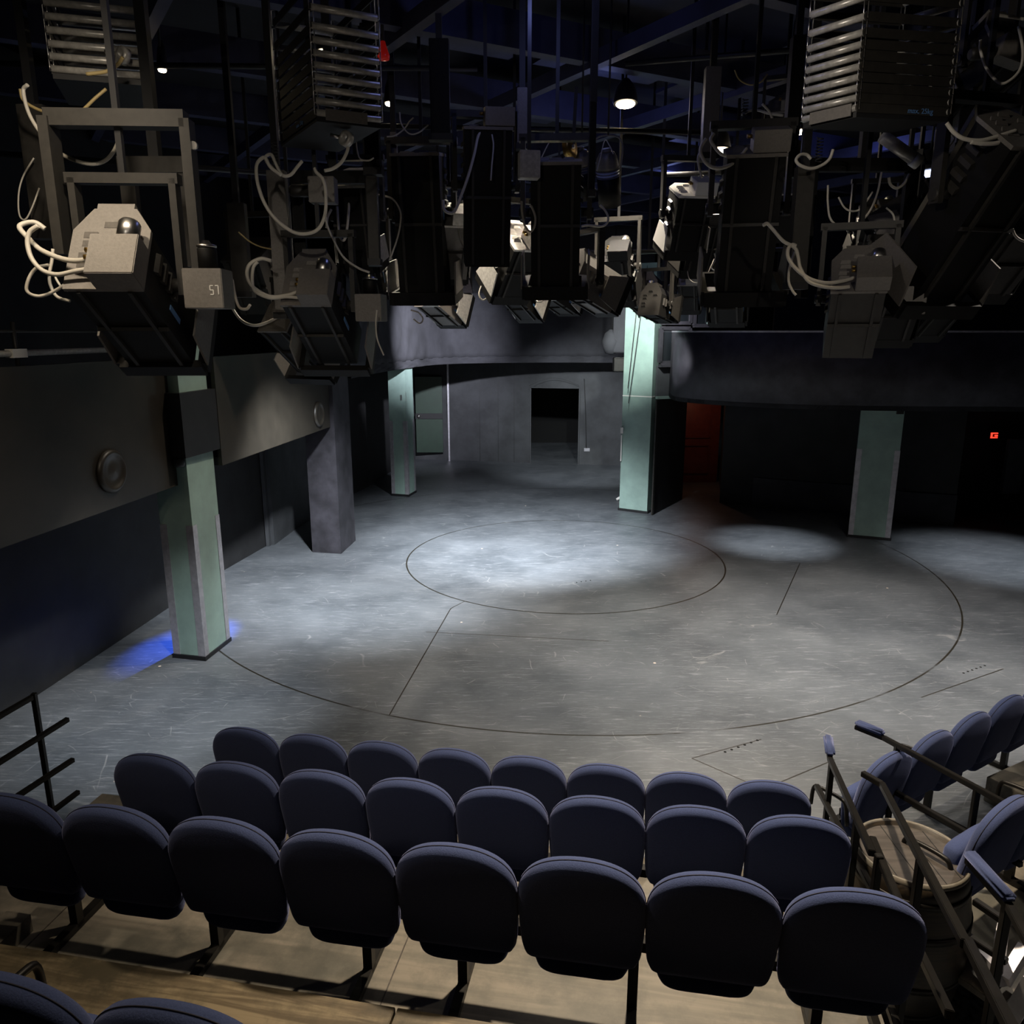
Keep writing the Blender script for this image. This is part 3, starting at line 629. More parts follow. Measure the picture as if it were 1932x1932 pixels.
railing('stair_railing', 'short black rail joining behind the nearest right seat', pz(S0, 0), [('handrail', S0, atz(1712, 1742, 1.40)), ('post', pz(f1(S0, S1, .3), .375), f1(S0, S1, .3))])
C0 = atz(1614, 1371, .96); C1 = atz(1667, 1392, .96); C2 = atz(1935, 1537, 1.12)
railing('stair_railing', 'black railing with a blue pad along the right block', pz(C1, 0),
    [('handrail', C0, C1), ('handrail', C1, C2), ('post', pz(f1(C1, C2, .12), 0), f1(C1, C2, .12)), ('post', pz(f1(C1, C2, .71), .0), f1(C1, C2, .71)),
     ('mid_rail', atz(1689, 1494, .62), atz(1927, 1632, .72))], [(C0, C1)])
D0 = atz(1826, 1622, 1.45); D1 = atz(1905, 1712, 1.45); D2 = atz(1990, 1870, 1.6)
railing('end_railing', 'black railing end with a large blue pad at the right edge', pz(D1, 0),
    [('handrail', D0, D1), ('handrail', D1, D2), ('post', pz(f1(D0, D1, .95), 0), f1(D0, D1, .95)), ('brace', atz(1838, 1700, 1.0), atz(1905, 1745, 1.0)), ('brace', atz(1832, 1770, .7), atz(1900, 1815, .7))], [(D0, D1)])
sf = thing('scaffold_frame', 'bare aluminium scaffold frame under the right block', 'frame', (3.0, 2.9, 0))
so = Vector((3.0, 2.9, 0))
for a, b in ((atz(1820, 1770, .5), atz(1895, 1850, .5)), (atz(1895, 1850, .5), atz(1932, 1790, .6)), (atz(1890, 1760, .9), atz(1880, 1870, .2)), (atz(1905, 1925, .3), atz(1950, 1850, .6))):
    MB().bar(a-so, b-so, .05, .08).build('tube', 'alu', sf)
tag(MB().box(atz(1850, 1905, .02), (.7, .5, .01), Matrix.Rotation(.5, 3, 'Z')).build('foil_sheet', 'dust'), 'crumpled silver grey sheet on the floor at the bottom right', 'sheet')
# railing at the left end of the platforms
G = lambda x, y, z: atz(x, y, z)
railing('stair_railing', 'black railing at the left end of the front row', pz(G(98, 1530, .375), .375),
    [('post', pz(G(98, 1530, .375), .375), pz(G(98, 1530, .375), 1.30)), ('handrail', G(60, 1316, 1.28), G(-60, 1385, 1.28)), ('handrail', G(128, 1357, 1.05), G(-60, 1475, 1.05)),
     ('mid_rail', G(138, 1433, .72), G(-40, 1550, .72)), ('lower_rail', G(148, 1494, .42), G(60, 1560, .42))])
tag(MB().box(atz(8, 1765, .80), (.14, .2, .1), Matrix.Rotation(ANG_L, 3, 'Z')).build('platform_box', 'plat'), 'small tan box on the platform at the left edge', 'box')
# floor sockets: short rows of holes
for gi, (p0, p1, nh, lab) in enumerate((((1088, 1099), (1114, 1095), 4, 'row of small holes in the middle of the small turntable'), ((1368, 1419), (1429, 1397), 6, 'row of dark slots in the floor trap ahead of the front row'), ((1818, 1270), (1858, 1256), 6, 'row of dark slots in the floor near the right edge'))):
    a, b = atz(*p0, 0), atz(*p1, 0); t = thing('slotted_floor_plate', lab, 'floor plate', a.to_tuple(), 0)
    for k in range(nh):
        p = (b-a)*(k/(nh-1)); MB().lathe((p.x, p.y, .001), [(0, 0), (.013 if gi else .012, 0), (.013 if gi else .012, .002), (0, .002)], seg=10, smooth=False, cap=False).build('slot', 'hole', t)

# ---------------------------------------------------------------- lighting rig
def beamframe(yaw, tilt):
    d = Vector((math.sin(yaw)*math.cos(tilt), math.cos(yaw)*math.cos(tilt), -math.sin(tilt)))
    x = Vector((math.cos(yaw), -math.sin(yaw), 0)); z = x.cross(d)
    return Matrix((x, d, z)).transposed()
def lantern(label, p, yaw, tilt, S=1.0, m='grey', body='lblack', L=.62, frame=True, yoke=1, motor=0, cables=(), box=True, num=None, hang=1.2, ymat='dgrey', group='moving lanterns in the rig', fw=1.0, cable_pts=()):
    """p = centre of the back panel; S scales the whole lantern; yaw to the right, tilt down (degrees)"""
    B = beamframe(math.radians(yaw), math.radians(tilt)); X, D, Z = B.col[0], B.col[1], B.col[2]
    t = thing('stage_lantern', label, 'lantern', Vector(p).to_tuple(), 0, group)
    def q(x, y, z): return (X*x + D*y + Z*z)*S
    W, H = .18, .225
    oct_ = [(-W, -H), (W, -H), (W, H*.45), (W*.55, H), (-W*.55, H), (-W, H*.45)]
    # housing: a tapering louvred box with chamfered top edges
    MB().prism([q(x, .02, z) for x, z in oct_], q(0, L, 0)).build('housing', body, t)
    bp = MB().prism([q(x*1.04, 0, z*1.04) for x, z in oct_], q(0, .022, 0)).prism([q(-.09, 0, H*1.04), q(.09, 0, H*1.04), q(.09, 0, H*1.04+.03), q(-.09, 0, H*1.04+.03)], q(0, .16, 0)).build('back_panel', m, t)
    lv = MB()
    for x, z in ((-.09, .07), (-.09, .02), (-.10, -.05), (-.10, -.10), (.09, .07), (0, .13)):
        lv.prism([q(x-.04, -.002, z-.012), q(x+.04, -.002, z-.012), q(x+.032, -.016, z+.012), q(x-.032, -.016, z+.012)], q(0, .01, .002))
    lv.build('louvre', m, bp)
    for s in (-1, 1):
        sl = MB()
        for k in range(4):
            a = .10+k*.075
            sl.prism([q(s*W*1.0, a, -.06), q(s*W*1.0, a, .05), q(s*(W+.02), a+.015, .05), q(s*(W+.02), a+.015, -.06)], q(0, .03, 0))
        sl.build('side_louvre', 'dgrey' if body == 'lblack' else body, t)
    MB().prism([q(W+.001, .33, -.13), q(W+.001, .47, -.13), q(W+.001, .47, -.10), q(W+.001, .33, -.10)], q(.004, 0, 0)).build('blue_label', 'bluelabel', t)
    MB().bar(q(-.12, .02, -H-.01), q(-.12, L, -H-.01), .02*S, .02*S).bar(q(.12, .02, -H-.01), q(.12, L, -H-.01), .02*S, .02*S).bar(q(-W, L*.5, -H-.005), q(W, L*.5, -H-.005), .03*S, .02*S).build('rail', 'dgrey', t)
    if box:
        cb = MB().box(q(.085, -.07, -.13), (.225*S, .13*S, .22*S), B, bevel=.004*S).build('control_box', m, t)
        MB().lathe(q(.12, -.075, -.02), [(.052*S, 0), (.052*S, .095*S), (.046*S, .105*S), (.02*S, .108*S), (.016*S, .12*S), (0, .12*S)], Z, 20).build('motor', 'steel' if S > .8 else m, cb)
        for dz in (-.08, -.12): MB().lathe(q(-.03, -.09, dz), [(.012*S, 0), (.012*S, .03*S)], -X, 10).build('cable_gland', 'brass', cb)
    # the stirrup hangs upright from the rig above
    piv = q(0, L*.42, 0); r = (W+.07)*S; yx = X; top = Vector((0, 0, .52*S)) + Vector((0, 0, 0))
    if yoke:
        a, b = piv-yx*r, piv+yx*r
        MB().bar(a-Vector((0, 0, .05*S)), a+top, .075*S, .035*S, (yx.x, yx.y, 0)).bar(b-Vector((0, 0, .05*S)), b+top, .075*S, .035*S, (yx.x, yx.y, 0)).bar(a+top-yx*.03*S, b+top+yx*.03*S, .075*S, .05*S).build('stirrup', ymat, t)
        MB().lathe(a-yx*.03*S, [(.035*S, 0), (.035*S, .10*S)], yx, 14).lathe(b+yx*.03*S, [(.035*S, 0), (.035*S, .10*S)], -yx, 14).build('pivot', 'dgrey', t)
        hz = 7.09-Vector(p).z
        if hz > (piv+top).z+.1: MB().bar(piv+top, Vector((piv.x, piv.y, hz)), .03, .03).build('hanger', 'black', t)
    if yoke == 2:                                          # outer square yoke with cranked arm
        r2 = (W+.16)*S; t2 = Vector((0, 0, .80*S)); a, b = piv-yx*r2, piv+yx*r2
        MB().bar(a+Vector((0, 0, .15*S)), a+t2, .12*S, .05*S, (yx.x, yx.y, 0)).bar(b+Vector((0, 0, -.1*S)), b+t2, .09*S, .05*S, (yx.x, yx.y, 0)).bar(a+t2, b+t2, .09*S, .08*S).build('outer_yoke', ymat, t)
        MB().lathe(b+yx*.03+Vector((0, 0, .68*S)), [(.02*S, 0), (.02*S, .02*S)], Vector((0, -1, 0)), 10).build('yoke_bolt', 'steel', t)
    if motor:
        mc = piv+yx*(W+.20)*S*motor+Vector((0, 0, -.02*S))
        mb = MB().box(mc, (.20*S, .20*S, .20*S), Matrix.Rotation(-math.radians(yaw), 3, 'Z'), bevel=.004).build('tilt_motor_box', m if m == 'grey' else 'dgrey', t)
        MB().lathe(mc+Vector((0, 0, .10*S)), [(.055*S, 0), (.055*S, .10*S), (.05*S, .11*S)], (0, 0, 1), 20).build('motor', 'lblack', mb)
        MB().lathe(mc+Vector((0, 0, .21*S)), [(.056*S, 0), (.056*S, .012*S), (.03*S, .02*S), (.02*S, .035*S), (0, .035*S)], (0, 0, 1), 20).build('motor_cap', 'steel', mb)
        if num: number(num, mc+Vector((0, 0, 0)), S, yaw, mb)
    if frame:                                              # colour changer frame at the mouth of the lantern
        F = .24*fw
        fr = MB()
        for a, b in (((-F, -F), (F, -F)), ((-F, F), (F, F)), ((-F, -F), (-F, F)), ((F, -F), (F, F))):
            fr.bar(q(a[0], L+.05, a[1]), q(b[0], L+.05, b[1]), .10*S, .045*S, tuple(Z if a[1] == b[1] else X))
        fr.build('colour_frame', 'lblack', t)
        for s in (-1, 1): MB().prism([q(s*(F+.02), L-.22, -F*.8), q(s*(F+.02), L+.02, -F), q(s*(F+.02), L+.02, F), q(s*(F+.02), L-.22, F*.5)], q(s*.012, 0, 0)).build('side_plate', m, t)
        MB().lathe(q(0, L+.01, 0), [(0, 0), (.13*S, 0), (.15*S, .03*S), (0, .05*S)], D, 24).build('lens', 'glass', t)
    for i, c_ in enumerate(cables):
        pts = [Vector(pp)-Vector(p) for pp in c_[1:]]
        MB().tube(pts, c_[0], 8, True, 1.5).build('cable', 'ycable' if c_[0] < 0 else 'cable', t)
    return t
DIG = {'5': 'afgcd', '7': 'abc', '3': 'abgcd', '0': 'abcdef'}
def number(txt, c, S, yaw, parent):
    rot = Matrix.Rotation(-math.radians(yaw), 3, 'Z'); m = MB(); w_, h_ = .016*S, .022*S
    for i, ch in enumerate(txt):
        for sg in DIG[ch]:
            pos = {'a': (0, h_*2, 1), 'g': (0, h_, 1), 'd': (0, 0, 1), 'f': (-w_/2, h_*1.5, 0), 'b': (w_/2, h_*1.5, 0), 'e': (-w_/2, h_*.5, 0), 'c': (w_/2, h_*.5, 0)}[sg]
            o = rot @ Vector((.045*S+(i*.026*S)+pos[0], -.1015*S, -.03*S+pos[1]))
            m.box(c+o, (w_ if pos[2] else .005*S, .002, .005*S if pos[2] else h_), rot)
    m.build('number', 'white', parent)
def P(x, y, d): return atd(x, y, d)
def cab(r, d, *pts, dd=0.0):
    return (r,)+tuple(P(x, y, d+dd*i) for i, (x, y) in enumerate(pts))

d = 3.75
lantern('large grey motorised lantern nearest at the left, numbered 57', P(206, 468, d), -3, 32, 1.0, yoke=2, motor=1, num='57', L=.72, fw=.95, hang=.0, cables=(
    cab(.0125, d-.12, (172, 489), (140, 492), (110, 486), (75, 470), (52, 448), (37, 430), (45, 422), (66, 420), (85, 432), dd=.02),
    cab(.011, d-.10, (176, 506), (140, 512), (108, 518), (80, 510), (60, 488), (52, 460), (56, 438), (72, 426)),
    cab(.008, d+.05, (150, 515), (110, 545), (80, 558), (60, 556), (50, 545), (56, 522), (70, 505), (92, 500)),
    cab(.008, d+.1, (132, 568), (108, 560), (96, 540), (93, 520), (98, 492), (100, 470)),
    cab(.006, d+.2, (140, 552), (120, 545), (108, 530), (104, 520)),
))
d = 5.6
lantern('grey motorised lantern second from the left with a long square mouth', P(584, 525, d), 4, 34, 1.0, yoke=1, motor=1, L=.78, fw=1.15, hang=.9, cables=(
    cab(.013, d-.1, (568, 548), (545, 556), (515, 560), (492, 552), (472, 535), (466, 515), (472, 498), (492, 488), (512, 492)),
    cab(.012, d-.1, (566, 562), (540, 560), (510, 562), (482, 550), (476, 530), (478, 505), (486, 494)),
))
d = 7.4
lantern('grey lantern with looped cable behind the second one, low at the left', P(528, 590, d), 25, 38, .95, yoke=1, L=.7, fw=1.25, hang=1.4, box=False, cables=(
    cab(.014, d-.1, (536, 591), (510, 606), (480, 614), (455, 604), (438, 580), (436, 568)),
    cab(.010, d+.5, (592, 652), (588, 665), (592, 682), (603, 696), (614, 696), (625, 685), (628, 675)),
))
d = 5.2
lantern('grey motorised lantern pointing straight down at the right', P(1621, 508, d), 19, 46, .93, yoke=1, motor=1, L=.66, frame=False, hang=.8, body='dgrey', cables=(
    cab(.0125, d-.1, (1612, 524), (1590, 530), (1560, 534), (1530, 527), (1505, 510), (1488, 488), (1487, 470), (1494, 462), (1502, 464)),
    cab(.0115, d-.1, (1603, 541), (1580, 543), (1550, 540), (1525, 530), (1510, 505), (1506, 485), (1500, 468), (1478, 455), (1460, 435), (1448, 422), (1440, 425)),
    cab(.009, d, (1500, 475), (1490, 505), (1488, 530), (1495, 548), (1502, 557)),
))
d = 4.6
lantern('large black lantern with pale back plate at the top right edge', P(1918, 240, d), -14, 52, 1.1, m='grey', yoke=1, L=.95, fw=1.15, hang=.8, box=False, cables=(
    cab(.012, d-.1, (1918, 246), (1880, 258), (1850, 265), (1820, 262), (1800, 250), (1786, 232)),
    cab(.012, d-.1, (1912, 262), (1880, 270), (1855, 271), (1832, 268)),
))
d = 5.8
lantern('black lantern with an angled grey box hanging right of the middle', P(1422, 282, d), 10, 72, 1.15, L=.86, fw=1.1, hang=.6, cables=(
    cab(.012, d-.15, (1409, 280), (1398, 292), (1380, 295), (1360, 290), (1345, 272), (1341, 262), (1347, 252)),
    cab(.013, d-.15, (1408, 294), (1390, 305), (1365, 316), (1345, 316), (1330, 305), (1322, 288), (1324, 275), (1332, 262)),
    cab(.009, d-.1, (1322, 285), (1317, 300), (1320, 320), (1325, 335)),
))
d = 6.6
lantern('tall black lantern with a grey top box in the upper middle', P(918, 240, d), -6, 78, 1.1, L=1.0, frame=False, hang=.6, cables=(
    cab(.012, d-.2, (917, 240), (903, 255), (895, 290), (884, 330), (870, 370), (858, 398), (848, 402), (838, 395), (836, 378)),
    cab(.007, d-.2, (928, 254), (931, 275), (928, 310), (926, 340)),
))
d = 6.3
lantern('black lantern with a wide flat mouth in the upper middle', P(1050, 302, d), 4, 76, 1.12, L=.86, fw=.95, hang=.5, box=False, cables=(
    cab(.009, d-.1, (1097, 427), (1110, 425), (1135, 427), (1146, 420), (1147, 408), (1140, 395), (1132, 387)),
    cab(.009, d-.1, (984, 380), (985, 400), (990, 425), (1000, 437), (1008, 428), (1010, 410), (1004, 392), (1000, 388)),
))
jb = thing('junction_box', 'plain grey junction box hanging in the upper middle', 'box', P(998, 312, 6.0).to_tuple())
MB().box((0, 0, 0), (.16, .12, .20), Matrix.Rotation(.15, 3, 'Z'), bevel=.004).build('box_body', 'tube', jb)
MB().bar((0, 0, .1), (0, 0, 7.09-jb.location.z), .03, .03).build('hanger', 'black', jb)
d = 7.3
lantern('black lantern with pale side plates left of the middle', P(792, 290, d), 4, 80, 1.24, L=1.0, fw=1.0, hang=.6, box=False, cables=(
    cab(.008, d-.2, (715, 368), (740, 375), (755, 398), (755, 425), (748, 455), (735, 490), (722, 512)),
))
d = 7.6
lantern('light grey lantern tilted left beside the tall black one', P(852, 405, d), -14, 55, .95, m='tube', yoke=1, L=.6, frame=True, body='grey', hang=.8, fw=.8, cables=(
    cab(.010, d-.1, (862, 420), (866, 440), (870, 455), (880, 456), (885, 445)), cab(.01, d-.1, (870, 455), (878, 470), (886, 472), (888, 460))))
d = 6.6
lantern('brightly lit lantern body behind the left motor boxes', P(668, 345, d), 5, 74, .9, m='tube', yoke=1, L=.7, frame=True, hang=.3, fw=.8, cables=(  # bright light on the panel is put into its pale colour
    cab(.011, d-.1, (670, 355), (660, 370), (658, 395), (655, 430), (650, 452), (642, 448), (638, 420), (636, 390)),
    cab(.011, d-.1, (625, 395), (618, 410), (616, 430)),))
d = 9.5
small = [
 ('pale lantern low in the far left of the cluster', 812, 545, 9.5, 30, 25, 1.0, 'tube', 'grey'),
 ('pale square mouthed lantern with dark lens, low left of centre', 862, 530, 10.7, -20, 40, 1.0, 'tube', 'alu'),
 ('pale lantern in front of the draped gallery at the low centre', 968, 536, 9.5, 35, 30, .9, 'tube', 'lblack'),
 ('pale lantern with curved reflector low right of centre', 1035, 538, 11.2, 40, 20, 1.0, 'tube', 'dgrey'),
 ('tilted grey slab lantern right of the low centre', 1078, 512, 7.5, 62, 25, .9, 'grey', 'grey'),
 ('dark lantern between the black lanterns in the centre', 985, 445, 8.2, -30, 50, 1.1, 'tube', 'lblack'),
 ('small dark lantern touching the top of the green pillar', 1212, 545, 11, 25, 10, 1.1, 'grey', 'lblack'),
 ('second small dark lantern below the first at the green pillar', 1226, 566, 9.6, 40, 12, .8, 'dgrey', 'lblack'),
 ('lantern leaning left with its glare painted white on top, right of the centre', 1302, 358, 7.4, -8, 66, .95, 'white', 'lblack'),
 ('dim lantern with side flap under the leaning white one', 1322, 415, 8.4, -12, 66, .9, 'dgrey', 'lblack'),
 ('white backed lantern between the two dark masts on the right', 1488, 352, 6.9, 14, 60, .7, 'tube', 'lblack'),
 ('long grey lantern leaning behind the right dark yoke', 1770, 378, 6.6, -60, 32, .9, 'grey', 'dgrey'),
 ('grey lantern half hidden at the right picture edge', 1925, 400, 5.4, -5, 45, 1.0, 'dgrey', 'dgrey'),
 ('dim brown lit lantern low right of the centre', 1372, 522, 9.5, 20, 35, 1.1, 'lblack', 'lblack'),
 ('dark lantern over the narrow window', 1300, 525, 11.5, 20, 55, .8, 'grey', 'lblack'),
 ('dark lantern numbered 30 between the right yokes', 1655, 395, 8.0, 10, 55, .9, 'dgrey', 'lblack'),
 ('dark lantern right behind the small motor at the right', 1700, 520, 6.2, 12, 50, .9, 'lblack', 'lblack'),
 ('unlit lantern low at the far right', 1800, 520, 7.2, -15, 45, 1.0, 'lblack', 'lblack'),
 ('unlit lantern under the black pair left of the pillar', 1160, 470, 8.8, 20, 50, 1.0, 'lblack', 'lblack'),
 ('grey lantern dim behind the leftmost yoke', 470, 470, 8.6, 10, 60, 1.2, 'dgrey', 'dgrey'),
 ('pale lantern tip between the left mast and the black lantern', 690, 455, 7.8, 8, 62, .85, 'tube', 'lblack'),
 ('dark lantern hanging high right beside the spring arm', 1480, 195, 7.5, 20, 55, .8, 'grey', 'lblack'),
 ('pale lantern at the top right corner', 1905, 72, 5.2, -20, 30, .9, 'grey', 'lblack'),
]
for i, (lb, x, y, dd_, yw, ti, S, m1, m2) in enumerate(small):
    lantern(lb, P(x, y, dd_), yw, ti, S, m=m1, body=m2, L=.55, fw=.85, hang=.6, box=(i % 3 != 1), yoke=1, motor=(1 if 'small motor' in lb else 0), num=None)
# round can lanterns
def can(label, p, S, ax, m='steel'):
    t = thing('can_lantern', label, 'lantern', Vector(p).to_tuple(), 0, 'round can lanterns')
    z = Vector(ax).normalized()
    MB().lathe((0, 0, 0), [(.05*S, .17*S), (.10*S, .15*S), (.135*S, .09*S), (.15*S, 0), (.15*S, -.04*S)], z, 28).build('cap', 'grey', t)
    MB().lathe((0, 0, 0), [(.06*S, .16*S), (.065*S, .20*S), (0, .2*S)], z, 20).build('lamp_holder', 'grey', t)
    for k in range(3): MB().lathe(z*(-.05-.035*k)*S, [(.15*S, -.005*S), (.165*S, 0), (.15*S, .008*S)], z, 28).build('cooling_fin', 'grey', t)
    MB().lathe(z*-.16*S, [(.15*S, .02*S), (.15*S, -.35*S)], z, 24).build('body', 'lblack', t)
    MB().tube([(-.17*S, 0, -.1*S), (-.18*S, 0, .28*S), (0, 0, .36*S), (.18*S, 0, .28*S), (.17*S, 0, -.1*S)], .012*S, 6).build('bracket', 'grey', t)
    MB().tube([(0, 0, .36*S), (0, 0, 7.09-Vector(p).z)], .014*S, 6).build('hanger', 'black', t)
can('round silver topped can lantern, the right of the pair in the upper middle', P(1146, 312, 7.2), .72, (-.15, -.45, .9))
can('round silver topped can lantern, the left of the pair in the upper middle', P(1097, 306, 7.3), .66, (-.2, -.45, .9))
pl_ = thing('cable_pulley', 'brown disc pulley hanging above the pair of can lanterns', 'pulley', P(1075, 278, 7.0).to_tuple())
MB().lathe((0, 0, 0), [(.03, -.03), (.095, -.03), (.085, 0), (.095, .03), (.03, .03)], (1, -.6, .1), 28).build('wheel', 'brass', pl_)
MB().lathe((0, 0, 0), [(.018, -.05), (.018, .05)], (1, -.6, .1), 12).build('axle', 'steel', pl_)
MB().bar((.03, 0, 0), (.05, 0, .5), .02, .03).build('pulley_strap', 'dgrey', pl_)

# spring arms: stacks of hinged frames
def springarm(label, A, Bp, Cc, ntop, dz, n, label_side, tilt_axis=None):
    """A = near corner of the lowest frame, Bp = end of the short tube side, Cc = end of the long flat side"""
    A, Bp, Cc = Vector(A), Vector(Bp), Vector(Cc); t = thing('folding_hoist', label, 'hoist', A.to_tuple(), 0, 'stacked frame hoists'); Dd = Bp+Cc-A; o = A
    z = 0
    for k in range(n):
        up = Vector((0, 0, z))
        fo = MB().tube([A-o+up, Bp-o+up], .020, 10, False).build('frame_tube', 'tube', t); MB().tube([Cc-o+up, Dd-o+up], .020, 10, False).build('frame_tube', 'tube', t)
        MB().bar(A-o+up, Cc-o+up, .008, .05).build('flat_side_bar', 'dgrey', t); MB().bar(Bp-o+up, Dd-o+up, .008, .05).build('flat_side_bar', 'dgrey', t)
        step = dz(k)
        for c_ in (A, Bp, Cc, Dd):
            e = .012; b0_ = c_-o+up; l = MB()
            l.tube([b0_+Vector((e, 0, -.01)), b0_+Vector((e, 0, step*.8)), b0_+Vector((-e, 0, step*.8)), b0_+Vector((-e, 0, -.01)), b0_+Vector((e, 0, -.01))], .004, 5, False)
            l.build('chain_link', 'steel', t)
        z += step
    s0, s1 = (A, Bp)
    e = (s1-s0).normalized(); nrm = e.cross(Vector((0, 0, 1))); 
    if nrm.y > 0: nrm = -nrm
    c_ = s0+(s1-s0)*.45-o+nrm*.022+Vector((0, 0, -.01))
    MB().bar(c_-e*.13, c_+e*.13, .006, .065).build('plain_label', 'grey', t)
    MB().prism([A-o+Vector((0, 0, -.02)), Bp-o+Vector((0, 0, -.02)), Dd-o+Vector((0, 0, -.02)), Cc-o+Vector((0, 0, -.02))], (0, 0, -.03)).build('bottom_tray', 'black', t)
    e2 = (Cc-A).normalized(); c2 = A+(Cc-A)*label_side-o; n2 = e2.cross(Vector((0, 0, 1)))
    if n2.y > 0: n2 = -n2
    return t, e2, c2+n2*.006, n2
def txt(t, s, c, e, n2, h, m='bluelabel'):
    cu = bpy.data.curves.new('weight_text', 'FONT'); cu.body = s; cu.size = h; cu.extrude = .0008; cu.materials.append(M[m]); cu.align_x = 'CENTER'; cu.align_y = 'CENTER'
    o = bpy.data.objects.new('weight_text', cu); dg = None; C.objects.link(o)
    if e.x < 0: e = -e
    zz = Vector((0, 0, 1)); R_ = Matrix((e, zz, e.cross(zz))).transposed()
    bpy.context.view_layer.update()
    me = bpy.data.meshes.new_from_object(o.evaluated_get(bpy.context.evaluated_depsgraph_get())); bpy.data.objects.remove(o)
    for v in me.vertices: v.co = R_ @ v.co + c
    o = bpy.data.objects.new('weight_text', me); C.objects.link(o); o.parent = t
Z0 = P(600, 215, 4.6).z
def ph(x, y, z): return atz_up(x, y, z)
def atz_up(px, py, z):
    v = (py-966)/FPX; return atd(px, py, (EYE-z)/(SN+v*CS))
zA = P(597, 212, 4.7).z
A_, B_, C_ = P(597, 212, 4.7), atz_up(718, 226, zA), atz_up(530, 262, zA)
r_ = springarm('black spring arm of stacked frames at the upper left', A_, B_, C_, 9, lambda k: (.066, .066, .066, .066, .066, .07, .075, .10, .14, .1)[k], 10, .42)
txt(r_[0], 'max. 25kg', r_[2], r_[1], r_[3], .035)
zA = P(1617, 203, 4.4).z
A_, B_, C_ = P(1617, 203, 4.4), atz_up(1516, 226, zA), atz_up(1790, 212, zA)
r_ = springarm('large black spring arm of stacked frames at the upper right', A_, B_, C_, 10, lambda k: (.052, .052, .055, .055, .055, .058, .06, .08, .10, .1, .1)[k], 11, .68)
txt(r_[0], 'max. 25kg', r_[2]+Vector((0, 0, -.004)), r_[1], r_[3], .04)
zA = P(128, 182, 4.9).z
A_, B_, C_ = P(128, 182, 4.9), atz_up(282, 193, zA), atz_up(98, 130, zA)
r_ = springarm('dim spring arm of stacked frames at the far upper left', A_, B_, C_, 8, lambda k: (.065, .065, .07, .07, .07, .09, .1, .1)[k], 8, .5)

# masts and bars of the rig
def mast(label, x, y0, y1, d, w_, m='dgrey', dp=.09):
    a, b = P(x, y1, d), P(x, y0, d); b = Vector((a.x, a.y, b.z)); top = MB().box((0, 0, (b.z-a.z+7.09-a.z)/2), (.05, .05, 7.09-b.z)); t = thing('rig_mast', label, 'mast', a.to_tuple(), 0, 'square masts hanging from the grid')
    MB().box((0, 0, (b.z-a.z)/2), (w_, dp, b.z-a.z), bevel=.004).build('square_tube', m, t)
    MB().box((0, 0, .02), (w_*1.25, dp*1.25, .05)).build('collar', 'black', t); top.build('upper_rod', 'black', t); return t
mast('long grey mast in the upper right of centre', 1336, 140, 300, 6.6, .13, 'grey')
mast('thin grey mast above the plain junction box', 985, 175, 282, 6.6, .085, 'grey')
mast('black mast left of the centre', 832, 90, 265, 6.4, .16, 'lblack')
mast('black mast before the can lanterns', 1116, 205, 370, 6.0, .045, 'lblack', .05)
mast('dark mast left of the right spring arm', 1486, 90, 335, 6.2, .10, 'lblack')
mast('wide grey mast right of the right spring arm', 1812, 70, 285, 5.6, .12, 'grey')
mast('grey mast below the right masts', 1500, 325, 545, 5.6, .12, 'dgrey')
mast('wide grey upright at the left lantern', 540, 335, 600, 6.2, .14, 'grey')
mast('grey upright behind the second motor box', 708, 300, 500, 6.0, .08, 'dgrey')
mast('black upright holding the upper left spring arm', 705, 70, 330, 5.8, .11, 'lblack')
mast('faint grey upright left of the nearest lantern', 95, 215, 450, 4.8, .16, 'dgrey')
mast('thin pale upright behind the black lantern', 748, 260, 420, 7.6, .06, 'grey')
mast('dim wide upright at the far left centre', 460, 390, 560, 6.9, .15, 'dgrey')
mast('dark upright at the far right', 1772, 250, 420, 6.4, .2, 'dgrey')
def yokeframe(label, x0, x1, y0, y1, d, m='lblack', w_=.09):
    a, b = P(x0, y0, d), P(x1, y0, d); t = thing('yoke_frame', label, 'frame', a.to_tuple(), 0, 'empty yoke frames')  # empty yoke frame of a lantern rather than a gantry
    h = P(x1, y1, d).z-b.z; e = b-a
    MB().box(e/2, (e.length+w_, .07, w_)).build('cross_bar', m, t)
    MB().box((0, 0, h/2), (w_, .05, abs(h))).build('arm', m, t); MB().box(e+Vector((0, 0, h/2)), (w_, .05, abs(h))).build('arm', m, t)
    MB().bar((e.x/2, e.y/2, 0), (e.x/2, e.y/2, 7.09-a.z), .06, .06).build('hanger', 'black', t)
yokeframe('black square yoke frame at the right with cables inside', 1532, 1722, 312, 560, 5.7)
yokeframe('black square yoke frame above the second lantern', 560, 700, 335, 500, 5.9)
yokeframe('outer dark yoke of the nearest lantern seen against the black', 240, 350, 312, 500, 4.6, 'dgrey')
mt = thing('yoke_motor', 'grey box and round motor on the upper left yoke frame', 'motor', P(610, 360, 5.7).to_tuple(), 0)
MB().box((0, 0, 0), (.19, .14, .18), bevel=.004).build('motor_box', 'grey', mt); MB().lathe((-.10, 0, .0), [(.045, 0), (.045, .13), (.03, .15)], (-1, 0, 0), 18).build('motor', 'dgrey', mt)
mt = thing('pan_motor', 'black motor with bright domed cap at the right', 'motor', P(1729, 520, 5.6).to_tuple())
MB().lathe((0, 0, 0), [(.055, -.11), (.055, .09)], seg=20).build('motor', 'lblack', mt); MB().lathe((0, 0, .09), [(.058, 0), (.058, .012), (.03, .022), (.018, .04), (0, .042)], seg=20).build('motor_cap', 'steel', mt)
